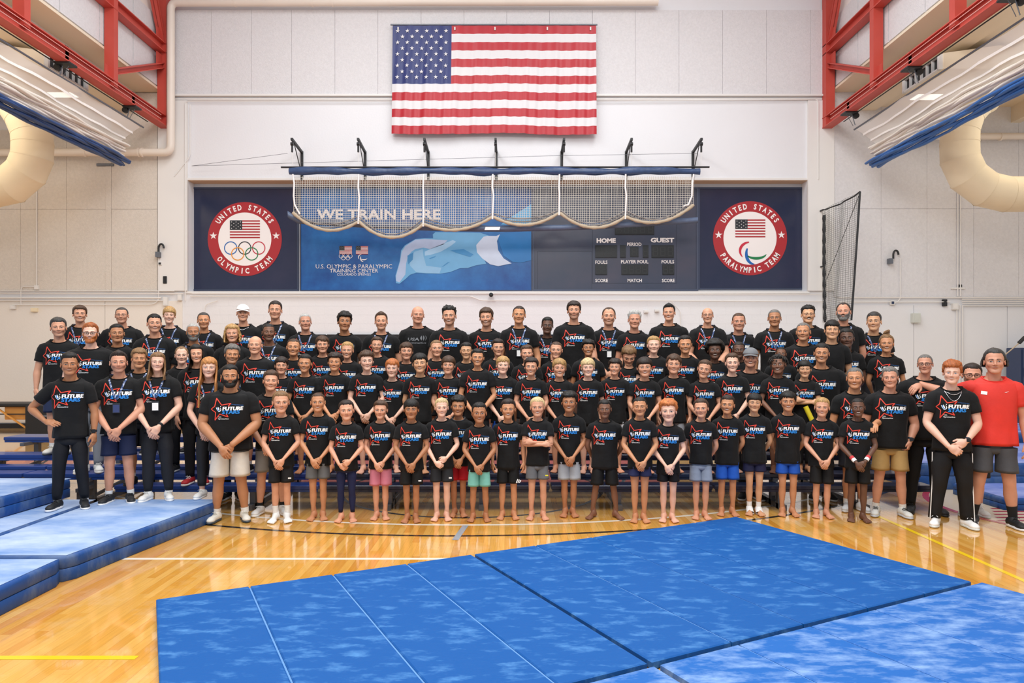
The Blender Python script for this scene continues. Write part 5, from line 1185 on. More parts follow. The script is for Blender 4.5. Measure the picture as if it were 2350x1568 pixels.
        arms.append((sh, el, wr, P, t, rr)); wrist_info.append((wr, (wr-el)/np.linalg.norm(wr-el)))
    # legs
    bot = S['bot']; foot = S['foot']; fx = S.get('fx', .047 if kid else .075); lg = []
    for sx in (-1, 1):
        hip = np.array((sx*.050*k_*Wb**.5, .004, .57*k_)); kn = np.array((sx*(fx*.55+.022*k_), -.008, .305*k_)); an = np.array((sx*fx, .03*k_, .055*k_ if foot != 'bare' else .06*k_))
        t = np.linspace(0, 2, 24)
        def pl_(u_): u_ = np.clip(u_, 0, 2); return np.where(u_[:, None] < 1, hip+(kn-hip)*u_[:, None], kn+(an-kn)*(u_[:, None]-1))
        P = (pl_(t-.08)+2*pl_(t)+pl_(t+.08))/4; P[-1] = an
        P[:, 1] += .010*k_*np.exp(-((t-1.35)/.22)**2)
        lm = S.get('leg', 1.0)*(.88 if kid else .96); rr = np.interp(t, [0, .5, .85, 1.0, 1.15, 1.4, 1.75, 2.0], [.060, .050, .039, .0365, .034, .0375, .0255, .0225])*k_*lm
        lc = skin; rv = np.where(P[:, 2] > .44*k_, rr*.62, np.where(P[:, 2] > (bot[2]+.05)*k_, rr*.80, rr)) if bot else rr
        tube(g, P, rv, 16, 0, lc, ref=(0, 1, 0), caps=False); lg.append((P, t, rr))
        if foot in ('bare', 'wrap'):
            fs = H*.162/.235; Vf = FOOT[0].copy()*fs
            if sx > 0: Vf[:, 0] *= -1
            ty = sx*S.get('splay', .18); Vf = Vf@np.array([[math.cos(ty), math.sin(ty), 0], [-math.sin(ty), math.cos(ty), 0], [0, 0, 1]])
            Vf[:, 0] += an[0]; Vf[:, 1] += an[1]-.035*fs
            g.add(Vf, FOOT[1][:, ::-1] if sx > 0 else FOOT[1], 0, skin*np.array((1, .93, .91)))
    root = g.build('person', M_skin, label=S['label'], category='person', group=S['group']); root.location = (X, Y, z0+.002); root.rotation_euler[2] = yaw
    # ---------- hair
    M = M_hair; hcj = hc*r_.uniform(.9, 1.12)
    if sty in STY:
        st = STY[sty]; V_, F_, c_ = hair_geo(st[0], st[1]+r_.uniform(-.003, .003), st[2], st[3], st[4], sd, 1); 
        g = G(); g.add(hx(V_), F_, 0, hcj*c_)
        if S.get('long'):
            L_, wv = S['long'], S.get('wave', .2); n = 30; m_ = 12; out = []; inn = []
            for j in range(m_):
                t = j/(m_-1); z = .05-t*L_; ro, ri = [], []
                for i in range(n):
                    az = math.radians(S.get('laz', 62)+(360-2*S.get('laz', 62))*i/(n-1)); rad_x = .083+.014*math.sin(min(1, t*1.6)*PI*.6)+.01*t; rad_y = .098-.02*t; wob = .006*wv*5*mn.noise((az*6, t*5*wv*5, sd))+.002*mn.noise((az*30, t, sd))
                    xx = math.sin(az)*(rad_x+wob); yy = -math.cos(az)*(rad_y+wob)+.014; yy = yy-(.11*float(sstep(.10, .22, t*L_))*float(sstep(-.55, .25, math.cos(az)))); jz = .02*mn.noise((az*8, sd, 0))*t
                    ro.append((xx, yy, z+jz)); ri.append((xx*.86, (yy-.014)*.86+.014, z+jz))
                out.append(ro); inn.append(ri[::-1])
            R = np.array([np.vstack([hx(np.array(a)), hx(np.array(b))]) for a, b in zip(out, inn)]); cc_ = np.array([[hcj*(1+.3*mn.noise((i*.9, j*.12, sd))) for i in range(2*n)] for j in range(m_)])
            loft(g, R[::-1], 0, cc_[::-1])
        if sty == 'longback' and S.get('bun'):
            for q in range(5):
                P = [(.03*math.cos(a+q)+.0, .03+.02*math.sin(q), .125+.018*math.sin(a+q*1.3)+.01*q) for a in np.linspace(0, 5, 12)]; g2 = G(); tube(g2, P, .011, 7, 0, None); V2 = np.concatenate([v for v, c in g2.V[:1]]); g.add(hx(V2), g2.F[0][0], 0, hcj*(1+.1*q-.2))
        if S.get('pony'):
            P = np.array([(.0, .09, .06), (.02, .13, .04), (.03, .13, -.02), (.03, .11, -.07)]); g2 = G(); tube(g2, P, [.02, .024, .02, .008], 8); g.add(hx(g2.V[0][0]), g2.F[0][0], 0, hcj)
        if S.get('dread'):
            for q in range(46):
                az = q*2.39996; el = .95-.75*((q*.7549+.3) % 1); d = np.array((math.sin(az)*math.cos(el), -math.cos(az)*math.cos(el), math.sin(el))); p0 = np.array((0, .014, .036))+d*np.array((.08, .098, .088)); L_ = S['dread']*(1 if abs(math.sin(az)) > .5 or math.cos(az) < 0 else .35)
                P = [p0*1.0, p0+d*.015+np.array((0, 0, -.005)), p0+d*.022+np.array((d[0]*.01, 0, -L_*.5)), p0+d*.016+np.array((d[0]*.015, 0, -L_))]
                g2 = G(); tube(g2, P, [.006, .007, .006, .004], 6); g.add(hx(g2.V[0][0]), g2.F[0][0], 0, hcj*r_.uniform(.8, 1.5))
        g.build('hair', M, root)
    if bd:
        wgt = beard_w(HV); off_ = -.0025+(.0045+.0085*bd*(1-.75*np.clip((np.abs(HV[:, 0])-.035)/.03, 0, 1)))*wgt**.6; Vb = HV+HN*off_[:, None]; k = wgt > .02; F_ = HF[k[HF].any(1)]
        bcl = np.array(lin(HAIRC[S.get('bcol', S['hc'])])); nz_ = np.array([mn.noise(tuple(v*150+sd)) for v in HV]); g = G(); g.add(hx(Vb), F_, 0, bcl*(1+.45*nz_)[:, None]); g.build('beard', M, root)
    if S.get('tache'):
        g = G(); R = [hx(np.array([hp(x, -.043-.006*(abs(x)/.024)**2+dz, .003 if dz else .004) for x in np.linspace(-.026, .026, 9)])) for dz in (-.004, .0, .004)]; loft(g, R, 0, hc, closed=False); g.build('moustache', M, root)
    if S.get('cap'):
        cc = mat('cap_'+S['cap'], S['cap'], .8, bump=.2, bs=80); NA, NE = 32, 9; V_ = np.zeros((NE, NA, 3)); Cn = np.array((0, .014, .036)); Rn = np.array((.089, .108, .098))
        for e in range(NE):
            el = PI/2-e/(NE-1)*(PI/2-.18)
            for a in range(NA):
                az = a/NA*2*PI; d = np.array((math.sin(az)*math.cos(el), -math.cos(az)*math.cos(el), math.sin(el))); V_[e, a] = Cn+d/np.linalg.norm(d/Rn)+(0, 0, 0)
        g = G(); loft(g, np.array([hx(v_) for v_ in V_])[::-1], 0, None, caps=False); c_o = g.build('cap', cc, root)
        g = G(); R = []
        for j, (dy, dz) in enumerate(((0, 0), (.035, -.004), (.07, -.014), (.073, -.018), (.07, -.020), (.035, -.010), (0, -.006))):
            R.append(hx(np.array([(.088*math.sin(q)*(1-.10*(dy/.07)), -.095*math.cos(q)-dy*math.cos(q)**.6*1.05+.014, .052+dz-.016*math.sin(q)**2) for q in np.linspace(-1.15, 1.15, 15)])))
        loft(g, R, 0, None, closed=False); g.build('brim', cc, c_o)
    if S.get('glasses'):
        g = G(); thick = .0024 if S['glasses'] == 2 else .0012; gm_ = mat('glasses_frame' if S['glasses'] == 2 else 'glasses_wire', '1d1418' if S['glasses'] == 2 else '5a5654', .3, metal=0 if S['glasses'] == 2 else .7)
        for sx in (-1, 1):
            q = np.linspace(0, 2*PI, 21); P = np.array([(sx*.031+.0205*np.sign(math.cos(t))*abs(math.cos(t))**.6, -.094, .001+.0145*np.sign(math.sin(t))*abs(math.sin(t))**.6) for t in q]); g2 = G(); tube(g2, P, thick, 5, caps=False); g.add(hx(g2.V[0][0]), g2.F[0][0])
            g2 = G(); tube(g2, [(sx*.051, -.092, .008), (sx*.078, -.05, .010), (sx*.082, .01, .010)], thick, 5, ref=(0, 0, 1)); g.add(hx(g2.V[0][0]), g2.F[0][0])
        g2 = G(); tube(g2, [(-.0105, -.094, .004), (0, -.098, .007), (.0105, -.094, .004)], thick, 5, ref=(0, 0, 1)); g.add(hx(g2.V[0][0]), g2.F[0][0]); g.build('glasses', gm_, root)
    # ---------- shirt
    sm_ = M_shirt if not S.get('red') else mat('red_jersey', 'dc3327', .7, var=.1, vs_=6, bump=.1, bs=30)
    nT, nZ = 44, 30; th = np.arange(nT)/nT*2*PI; zs = np.concatenate([np.linspace(hem, .92, 20), np.linspace(.93, .982, 10)]); g = G()
    R = np.array([tors(th, np.full(nT, z)) for z in zs]); inner = tors(th, np.full(nT, hem+.01), -.012)
    top = R[-1]; c_ = top.mean(0)
    nl = [top*1.0+(0, 0, .002), c_+(top-c_)*.93+(0, 0, .001), c_+(top-c_)*.90+(0, 0, -.02*k_)]
    RR = np.concatenate([[inner], R, nl]); loft(g, RR, 0, None, caps=False)
    for (sh, el, wr, P, t, rr), sx in zip(arms, (-1, 1)):
        if S.get('sleeve') == 'none': continue
        te = S.get('slen', .60); tt = np.linspace(-.45, te, 11); d = (el-sh)/np.linalg.norm(el-sh); st0 = sh+np.array((-sx*.040*k_*Wb, 0, .000*k_))
        Pp = [st0+(sh-st0)*((q+.45)/.45) if q < 0 else sh+(el-sh)*q for q in tt]; Pp = np.array(Pp); Pp[1:-1] = (Pp[:-2]+2*Pp[1:-1]+Pp[2:])/4
        r0 = np.interp(tt, [-.45, -.1, .15, te], [.045, .049, .051, .0465])*k_*(.75+.25*am)*S.get('slw', 1.0); r0 = np.maximum(r0, np.interp(tt, [0, te], [.040, .036])*k_*am*1.12); r0 = r0*(1+.03*np.sin(np.arange(11)*2.1+ph[5]))
        Pp = np.vstack([Pp, Pp[-1]-d*.004, Pp[-1]-d*.02]); r0 = np.concatenate([r0, [r0[-1]*.93, r0[-1]*.85]])
        tube(g, Pp, r0, 18, 0, None, ref=(0.03, 1, .05), caps=False, sy=.97)
    shirt = g.build('shirt', sm_, root)
    g = G(); P = tors(np.linspace(0, 2*PI, 41)[:-1], np.full(40, .9805), .000); P = np.vstack([P, P[:1]]); tube(g, P+(0, 0, .002), .0045*(1 if kid else 1.2), 6, caps=False, ref=(0, 0, 1)); g.build('collar', (M_coll if not S.get('red') else sm_) if not S.get('ring') else mat('collar_grey', '55575c', .9), shirt)
    def onshirt(uv, v0, scl, dx, off):
        z = v0+uv[:, 1]*scl/k_; a = np.interp(z, TT[:, 0], TT[:, 1])*k_*Wb; b = np.interp(z, TT[:, 0], TT[:, 2])*k_*fat; x = uv[:, 0]*scl+dx
        # angle whose shirt point has this arc position
        arc_ = x/(a*.62+b*.38)
        x_t = np.clip(np.sin(arc_), -.999, .999); th_ = np.arcsin(np.sign(x_t)*np.abs(x_t)**(1/.86)); return tors(th_, z, off)
    pk = S.get('print', 1)
    if pk == 1:
        scl = 1.0 if kid else 1.13; g = G()
        for pi_, (V_, F_, mi) in enumerate(PRINT): g.add(onshirt(V_, .832 if kid else .842, scl, -.020 if kid else -.012, .0033+.00022*pi_), F_, mi, None, False)
        g.build('star_print', [M_pr, M_pw, M_pb, M_pc], shirt)
    elif pk == 2:
        g = G()
        for V_, F_, mi in PRINT_G: g.add(onshirt(V_, .845, 1.25, .02, .0035), F_, 0, None, False)
        g.build('chest_print', mat('ink_grey', '6e7074', .6), shirt)
    elif pk == 3:
        g = G(); g.add(onshirt(np.array([(-.115, -.015), (-.07, -.022), (-.065, .01), (-.11, .016)]), .88, 1, 0, .004), [[0, 1, 2, 3]], 0, None, False); g.build('patch', M_pw, shirt)
        g = G(); g.add(onshirt(np.array([(.05, .0), (.062, -.006), (.085, .008), (.06, .000)]), .885, 1, 0, .004), [[0, 1, 2, 3]], 0, None, False); g.build('emblem', M_pw, shirt)
    # ---------- bottoms
    if bot:
        kind, colr, hz = bot; mt = mat('cloth_'+colr, colr, .75, var=.12, vs_=6, bump=.15, bs=30, spec=.3); g = G(); th = np.arange(28)/28*2*PI
        R = []
        for zr, a, b in ((.60, .082, .048), (.57, .088, .052), (.54, .094, .056), (.515, .104, .068), (.49, .104, .062), (.478, .098, .042)): R.append(np.stack([a*k_*Wb**.7*np.sin(th), -b*k_*fat**.7*np.cos(th)+.006*k_, np.full(28, zr*k_)], -1))
        loft(g, np.array(R)[::-1])
        for (P, t, rr), sx in zip(lg, (-1, 1)):
            zt = np.linspace(.52, hz, 14 if kind != 'shorts' else 9); cx_ = np.interp(zt*k_, P[::-1, 2], P[::-1, 0]); cy_ = np.interp(zt*k_, P[::-1, 2], P[::-1, 1]); rl = np.interp(zt*k_, P[::-1, 2], rr[::-1])
            if kind == 'shorts': rad = np.interp(zt, [hz, .47, .52], [.062, .056, .042])*k_*Wb**.6; cx_ = cx_*.55+sx*.061*k_*Wb**.6*.45; rad = np.maximum(rad, rl*1.12)
            elif kind == 'pants': rad = np.maximum(np.where(zt > .45, .8, 1.16)*rl, np.interp(zt, [.06, .3, .46, .52], [.034, .043, .055, .040])*k_)*S.get('pw', 1.0)
            elif kind == 'jogger': rad = np.maximum(np.where(zt > .45, .8, 1.12)*rl, np.interp(zt, [.06, .12, .3, .46, .52], [.027, .036, .043, .055, .040])*k_)
            else: rad = np.where(zt > .46, .8, 1.08)*rl
            n = 22; a = np.arange(n)/n*2*PI; R = []
            for i, z in enumerate(zt):
                fr = 1+.035*np.sin(3*a+ph[4]+9*z)*(kind != 'leggings')+.02*np.sin(40*z+ph[6]+2*a)*(kind in ('pants', 'jogger')); R.append(np.stack([cx_[i]+rad[i]*fr*np.cos(a), cy_[i]+rad[i]*(1.12 if kind == 'shorts' else 1.03)*fr*np.sin(a), np.full(n, z*k_)], -1))
            ins = R[-1]*1; cc = ins.mean(0); R.append(cc+(ins-cc)*.9+(0, 0, .012)); loft(g, np.array(R)[::-1], caps=True)
        nm = {'shorts': 'shorts', 'pants': 'trousers', 'jogger': 'trousers', 'leggings': 'leggings'}[kind]; bo = g.build(nm, mt, root)
        if S.get('stripe'):
            g = G(); P, t, rr = lg[1]; zt = np.linspace(.52, hz, 12); cx_ = np.interp(zt*k_, P[::-1, 2], P[::-1, 0]); rl = np.interp(zt*k_, P[::-1, 2], rr[::-1]); rad = np.maximum(rl*1.16, np.interp(zt, [.06, .3, .5], [.034, .043, .057])*k_)*S.get('pw', 1.0)
            for sx in (-1, 1): tube(g, [(sx*(cx_[i]+rad[i]*.93), -.022, zt[i]*k_) for i in range(12)], .0045, 5)
            g.build('piping', M_pw, bo)
        if S.get('logo'):
            g = G(); z = (hz+.045)*k_; x0 = .085*k_
            box(g, (x0-.012, -.105*k_, z-.004), (x0+.018, -.098*k_, z+.008)); g.build('emblem', M_pw if S['logo'] == 1 else mat('emblem_yellow', 'e6dc3a', .6), bo)
        if S.get('bars'):
            g = G()
            for q in range(3): x0 = .082*k_+q*.016; bar(g, (x0, -.092*k_+.006*q, hz*k_+.012), (x0+.016, -.088*k_+.006*q, hz*k_+.05-.006*q), .009, .006, up=(0, 1, 0))
            g.build('emblem', M_pw, bo)
    # ---------- footwear
    fs = H*.158/.285
    if foot in ('bare',): pass
    elif foot in ('wrap', 'sock'):
        mtc = mat('white_sock', 'efeeea', .9, bump=.3, bs=60)
        for (P, t, rr), sx in zip(lg, (-1, 1)):
            g = G(); top = 1.62 if foot == 'sock' else 1.66; k = t > top; PP = P[k]; rq = rr[k]*1.14; tube(g, PP, rq, 16, caps=False)
            an = P[-1]
            if foot == 'sock':
                q = H*.162/.235; Vf = FOOT[0].copy()*q*np.array((1.10, 1.05, 1.12))
                # rounded toe box
                tip = FOOT[0][:, 1] < -.11; Vf[tip, 0] *= .96
                if sx > 0: Vf[:, 0] *= -1
                ty = sx*S.get('splay', .18); Vf = Vf@np.array([[math.cos(ty), math.sin(ty), 0], [-math.sin(ty), math.cos(ty), 0], [0, 0, 1]]); Vf[:, 0] += an[0]; Vf[:, 1] += an[1]-.035*q; g.add(Vf, FOOT[1][:, ::-1] if sx > 0 else FOOT[1])
            else:
                q = H*.162/.235; R = []
                for yy, w_, h0, h1 in ((.075, .030, .01, .09), (.02, .040, .004, .10), (-.04, .042, .002, .062), (-.075, .047, .002, .043)):
                    a = np.arange(14)/14*2*PI; zc = (h0+h1)/2; R.append([(an[0]+w_*q*math.cos(b), an[1]+(yy-.03)*q, (zc+(h1-h0)/2*math.sin(b))*q) for b in a])
                loft(g, np.array(R)[::-1], caps=False)
            g.build('sock', mtc, root)
    elif foot:
        cu, cs_, cl = foot; mu, ms, ml = shoe_meshes(cu, cs_, cl)
        for (P, t, rr), sx in zip(lg, (-1, 1)):
            an = P[-1]
            o = link('shoe', mu, root); o.location = (an[0], an[1]-.035*fs, 0); o.rotation_euler[2] = sx*S.get('splay', .30)*-1*-1; o.scale = (fs, fs, fs)
            o2 = link('sole', ms, o); o3 = link('laces', ml, o)
            if S.get('socks', 1):
                g = G(); k = t > (1.80 if S.get('socks', 1) == 1 else 1.62); tube(g, P[k], rr[k]*1.10, 14, caps=False); g.build('sock', mat('white_sock', 'efeeea', .9, bump=.3, bs=60) if not S.get('bsock') else mat('black_sock', '17171a', .9), root)
    # ---------- extras
    if S.get('lan'):
        g = G(); navy_ = mat('lanyard_ribbon', '2c4677', .6, col2='c9cfe0', vs_=60, thr=(.50, .60)); low = S.get('lanz', .80)
        for sx in (-1, 1):
            n = 14; A_ = []; B_ = []
            for i in range(n):
                t = i/(n-1); x = sx*(.050*(1-t)**.8)*k_; z = .979-(.979-low)*t; wd = .0075
                q = onshirt(np.array([(x-wd, 0), (x+wd, 0)]), z, 1, 0, .007+.004*(1-t)); A_.append(q[0]); B_.append(q[1])
            loft(g, np.array([A_, B_]), closed=False)
        P = tors(np.linspace(PI*.55, PI*1.45, 12), np.full(12, .982), .004); A_ = P+(0, 0, .012); loft(g, np.array([P, A_]), closed=False)
        la = g.build('lanyard', navy_, root)
        if S['lan'] > 1:
            c0 = onshirt(np.array([(0, 0)]), low-.01, 1, 0, .014)[0]; wd, hg = .034, .10 if S['lan'] == 2 else .10; zb = c0[2]-.02-hg; yb_ = c0[1]-.004
            yb_ = min(yb_, onshirt(np.array([(0, 0)]), zb/k_, 1, 0, .010)[0][1])
            g = G(); tube(g, [tuple(c0), (c0[0], yb_, zb+hg)], .003, 5, ref=(1, 0, 0)); g.build('clip', M_black, la)
            g = G(); box(g, (c0[0]-wd, yb_-.004, zb), (c0[0]+wd, yb_, zb+hg)); g.build('badge', mat('badge_holder', '24272f', .3) , la)
            g = G(); box(g, (c0[0]-wd+.006, yb_-.006, zb+.006), (c0[0]+wd-.006, yb_-.004, zb+hg-.018)); g.build('badge_card', M_pw if S['lan'] == 2 else mat('badge_navy', '33406e', .4), la)
    if S.get('chain'):
        for q in range(S['chain']):
            g = G(); dz = .93-.03*q; P = onshirt(np.array([(x, 0) for x in np.linspace(-.06, .06, 19)]), .95, 1, 0, .006); t = np.linspace(-1, 1, 19); P = np.array([onshirt(np.array([(a_*.062, 0)]), .972-(.045+.042*q)*(1-a_*a_)**.8, 1, 0, .006)[0] for a_ in t]); tube(g, P, .0028, 5, ref=(0, 0, 1)); g.build('necklace', mat('silver', 'd8d8dc', .25, metal=.9), root)
    if S.get('watch'):
        i = 1 if S['watch'] > 0 else 0; wr, d = wrist_info[i]; g = G(); c0 = wr-d*.018; r0 = .0205*k_*am; tube(g, [c0-d*.010, c0+d*.010], r0*1.08, 14, caps=False); wb_ = g.build('watch_strap', mat('watch_band', '20252e', .5), root)
        g = G(); box(g, (-.017, -.005, -.019), (.017, .006, .019), 0, None, .004); o = g.build('watch_face', mat('watch_glass', '0b0d14', .15), wb_); o.location = c0+np.array((0, -r0*1.1, 0))
    if S.get('band'):
        for (wr, d) in wrist_info:
            for (a, b, m_) in ((.012, .045, M_pw), (.045, .075, mat('band_red', 'cc3f43', .9))):
                g = G(); tube(g, [wr-d*a*1.0, wr-d*b], .0265*k_*am, 14, caps=False); g.build('wristband', m_, root)
    if S.get('band_y'):
        wr, d = wrist_info[0]; g = G(); tube(g, [(-.01, -.14, .70*k_), (.06, -.15, .55*k_)], .028, 12); g.build('yellow_roll', mat('yellow_foam', 'e6d32a', .6), root)
    return root
# ================================================================ who stands where
# x top chin row(fy) skin hair hc pose bottom foot key=value...   (pixel measurements of the photograph)
WS = ('e9e8e4', 'f2f1ee', 'e2e1dd'); BS = ('222326', 'e6e6e4', '2a2a2c'); BB = ('222326', '1c1c1e', '2a2a2c'); GS = ('d5d3cb', '3a4047', 'c9c7c0'); RS = ('b5242c', 'e9e9e7', 'eeeeee')
KS = ('shorts', '1b1b1d', .385)
PEOPLE = []
def P(x, top, chin, row, skin, hair, hc, pose, bot=KS, foot='bare', where='', what='', kid=True, **kw):
    d = dict(x=x, top=top, chin=chin, skin=skin, hair=hair, hc=hc, pose=pose, bot=bot, foot=foot, kid=kid, where=where, what=what, **kw)
    if isinstance(row, tuple): d['row'], d['fy'] = row
    else: d['row'] = row
    PEOPLE.append(d)
SH = lambda c, h=.385: ('shorts', c, h)
PT = lambda c, h=.055: ('pants', c, h)
DK = ('pants', '1a1a1c', .06)
def Ad(*a, **k): k.setdefault('bot', SH('1e1f24', .33)); k.setdefault('foot', BS); P(*a, kid=False, **k)
# --- left adults
Ad(184, 701, 741, 'E', 'f', 'wavy', 'br', 'B', w=.92, lan=1, sm=2, stub=.15)
Ad(280, 706, 744, 'E', 'f', 'buzz', 'sp', 'B', w=1.12, glasses=1, sm=0, stub=.2)
Ad(389, 704, 744, 'E', 'p', 'bowl', 'bl', 'B', w=.92, woman=1, lan=1, sm=2, hw=1.0)
Ad(135, 729, 775, 'D', 'f', 'part', 'sp', 'C', bot=SH('24304f', .36), foot=GS, w=1.0, sm=0, stub=.3, eye=1, what='navy shorts and grey running shoes')
Ad(208, 741, 789, 'B', 'p', 'part', 'gi', 'B', bot=PT('8b8f96'), foot=WS, w=1.16, fat=1.1, glasses=2, beard=.5, bcol='gr', sm=0, what='grey sweatpants')
Ad(269, 744, 787, 'D', 'o', 'short', 'bk', 'B', w=.95, sm=0, eye=1)
Ad(355, 721, 765, 'D', 'f', 'short', 'bk', 'B', w=1.0, lan=1, sm=2, stub=.2)
Ad(161, 809, 862, ('M', 1172), 'm', 'part', 'bk', 'HC', bot=('jogger', '17181d', .07), foot=('1e2023', 'e9e9ea', '2a2a2c'), w=1.0, sm=1, arm=.95, fx=.12, dx=0, what='black joggers, one hand on the hip', slen=.62, watch=1)
Ad(273, 807, 857, ('M', 1158), 'r', 'quiff', 'db', 'A', bot=SH('1a2342', .37), foot=('1e2023', 'e9e9ea', '2a2a2c'), w=1.06, lan=3, sm=0, stub=.35, arm=1.06, leg=1.04, fx=.1, what='navy shorts and dark badge, hands clasped')
Ad(320, 799, 846, 'A', 't', 'wavy', 'lb', 'B', foot=BB, w=.95, lan=1, sm=0, eye=1)
Ad(362, 809, 853, ('M', 1152), 'p', 'part', 'lb', 'A', bot=('jogger', '202126', .07), foot=WS, w=.98, woman=1, long=.27, lan=2, sm=1, watch=1, arm=1.05, leg=1.15, fx=.1, what='white badge, black joggers and watch')
Ad(444, 743, 783, 'D', 'm', 'buzz', 'wh', 'B', w=1.12, lan=1, beard=.6, bcol='gy', sm=0, eye=1)
Ad(468, 717.5, 755, 'E', 't', 'buzz', 'sp', 'B', w=1.0, lan=1, sm=0, stub=.25)
Ad(558, 699, 739, 'E', 'f', 'cap', '', 'B', w=.98, cap='f1efec', chain=1, sm=2, what='white cap and necklace')
Ad(632, 691, 734, 'E', 'f', 'short', 'db', 'B', w=1.12, lan=1, sm=0, stub=.12)
Ad(533.5, 744, 787, 'D', 'f', 'wavy', 'bl', 'B', w=.98, woman=1, long=.16, wave=1.0, sm=2, print=0)
Ad(617, 743.5, 784, 'D', 'd', 'buzz', 'bk', 'B', w=1.08, lan=1, sm=0, eye=1, fat=1.1, ring=1, stub=.3)
Ad(701, 720, 759, 'E', 'r', 'buzz', 'wh', 'B', w=1.0, lan=1, sm=0)
Ad(586, 772, 814, 'B', 'f', 'horseshoe', 'gy', 'B', w=1.05, sm=1)
Ad(417.5, 796, 836, 'B', 'p', 'receding', 'lb', 'B', bot=DK, w=.88, sm=0, print=0)
Ad(451.5, 791, 834, 'A', 'f', 'part', 'bk', 'CB', bot=DK, foot=RS, w=.86, woman=1, long=.27, sm=2)
Ad(533.5, 790, 836, 8.27, 't', 'wavy', 'gy', 'B', foot=('17181a', 'e8e8e8', 'eeeeee'), bot=DK, w=.95, sm=1, stub=.2)
Ad(480, 820, 868, ('M', 1146), 'p', 'fringe', 'sb', 'A', bot=('jogger', '232428', .10), foot=WS, w=.90, woman=1, long=.50, lan=1, sm=1, blue=1, leg=.95, socks=0, what='cropped black trousers and white sneakers')
Ad(528, 837, 889, ('F', 1200), 'o', 'short', 'bk', 'A', bot=SH('d9d2c6', .34), foot=('e6e2d6', '3d4854', 'd8d4c8'), w=1.30, fat=1.12, beard=1.0, sm=0, eye=1, arm=1.2, leg=1.12, fx=.14, neck=1.12, hem=.53, what='off-white shorts, hands clasped')
Ad(622, 850, 898, ('F', 1184), 'f', 'part', 'br', 'A', bot=SH('8d8a86', .35), foot=WS, w=1.02, sm=1, bsock=1, fx=.12, what='marled grey shorts behind the white-socked child')
# --- rear adults, centre
Ad(791, 715, 761, 'E', 'o', 'curly', 'bk', 'B', w=1.0, sm=0, stub=.15)
Ad(875, 717.5, 759, 'E', 'f', 'quiff', 'br', 'B', w=1.08, lan=1, sm=0, stub=.25)
Ad(959, 704, 744, 'E', 'r', None, '', 'B', w=1.08, print=2, sm=0, what='grey printed letters across a plain black shirt')
Ad(1031, 703, 748, 'E', 'f', 'spiky', 'bk', 'C', w=1.10, sm=2, stub=.3)
Ad(1116, 706, 751, 'E', 'f', 'wavy', 'br', 'B', w=1.06, sm=2, stub=.5)
Ad(1191, 703, 744, 'E', 't', 'buzz', 'db', 'C', w=1.06, lan=2, sm=0, what='lanyard and clear badge')
Ad(1256, 728, 767, 'E', 'k', 'short', 'bk', 'B', w=.86, lan=1, glasses=1, sm=0)
Ad(1317, 691, 735, 'E', 'f', 'wavy', 'db', 'C', w=1.10, sm=0, stub=.45)
Ad(1397, 706, 748, 'E', 'f', 'receding', 'br', 'A', w=1.0, lan=2, sm=1, stub=.35, arm=1.1, what='lanyard and white badge, hands clasped')
Ad(1456, 714, 755, 'E', 'r', 'spiky', 'wh', 'B', w=.96, sm=0, eye=1)
Ad(1535, 698.5, 738, 'E', 'f', 'quiff', 'bk', 'B', w=1.08, sm=2)
Ad(1623.5, 707, 743, 'E', 'f', 'horseshoe', 'br', 'A', w=1.0, lan=1, glasses=1, sm=1, arm=1.1, what='lanyard, glasses and hands clasped')
Ad(1695, 719, 760, 'E', 'r', 'buzz', 'br', 'B', w=1.02, lan=1, sm=1)
Ad(1777, 711, 751, 'E', 'o', 'buzz', 'gy', 'C', w=1.06, lan=1, sm=0)
Ad(1854, 702, 743, 'E', 'e', 'spiky', 'bk', 'B', w=1.08, glasses=1, tache=1, sm=2, eye=1)
Ad(1843, 741, 784, 'D', 't', 'buzz', 'gy', 'B', w=1.05, sm=0, stub=.15)
Ad(1909, 735, 780, 'D', 'e', 'fringe', 'bk', 'B', w=.9, sm=1, eye=1, print=0)
Ad(1935, 695.5, 738, 'E', 'r', 'receding', 'db', 'B', w=1.06, lan=1, beard=.4, bcol='gy', tache=1, sm=1, print=0)
Ad(1942, 754, 800, 'D', 'k', 'short', 'bk', 'B', w=1.0, sm=0)
Ad(2005, 716, 761, 'E', 'e', 'short', 'sp', 'C', w=1.04, lan=1, sm=1)
Ad(2034, 768, 810, 'D', 't', 'longback', 'lb', 'B', w=.98, woman=1, bun=1, sm=2, stub=0)
Ad(1722, 798.5, 844, 8.27, 'r', 'cap', 'br', 'B', w=1.0, cap='77797c', sm=2, bot=DK, what='grey cap')
Ad(1885, 788, 834, 8.27, 't', 'short', 'bk', 'B', w=1.1, sm=2)
Ad(1961, 844, 893, ('F', 1176), 't', 'buzz', 'gy', 'CT', bot=SH('2a2c33', .36), foot=('dfe0e0', 'e6e6e6', 'dcdcdc'), w=1.05, sm=1, eye=1, what='dark shorts, behind the child in wristbands')
Ad(2042, 842, 891, ('F', 1188), 'r', 'short', 'gy', 'BP', bot=SH('b3925c', .36), foot=('dcdcd6', 'c7ccd2', '1c1c1c'), w=1.12, fat=1.12, belly=.06, sm=1, watch=1, arm=1.15, leg=1.05, fx=.13, what='khaki shorts and watch')
Ad(2122, 814, 859, ('F', 1182), 'r', 'buzz', 'gy', 'C', bot=PT('17181a', .05), foot=BB, w=1.15, fat=1.05, glasses=2, sm=0, fx=.13, what='black trousers and rectangular glasses')
Ad(2184, 827, 882, ('F', 1213), 'p', 'curly', 'gi', 'A2', bot=PT('18181a', .05), foot=('f0efec', 'd9dcd6', 'eeeeee'), w=1.0, chain=2, watch=1, sm=1, blue=1, stripe=1, pw=1.15, fx=.14, arm=.97, what='two silver necklaces and piped track pants')
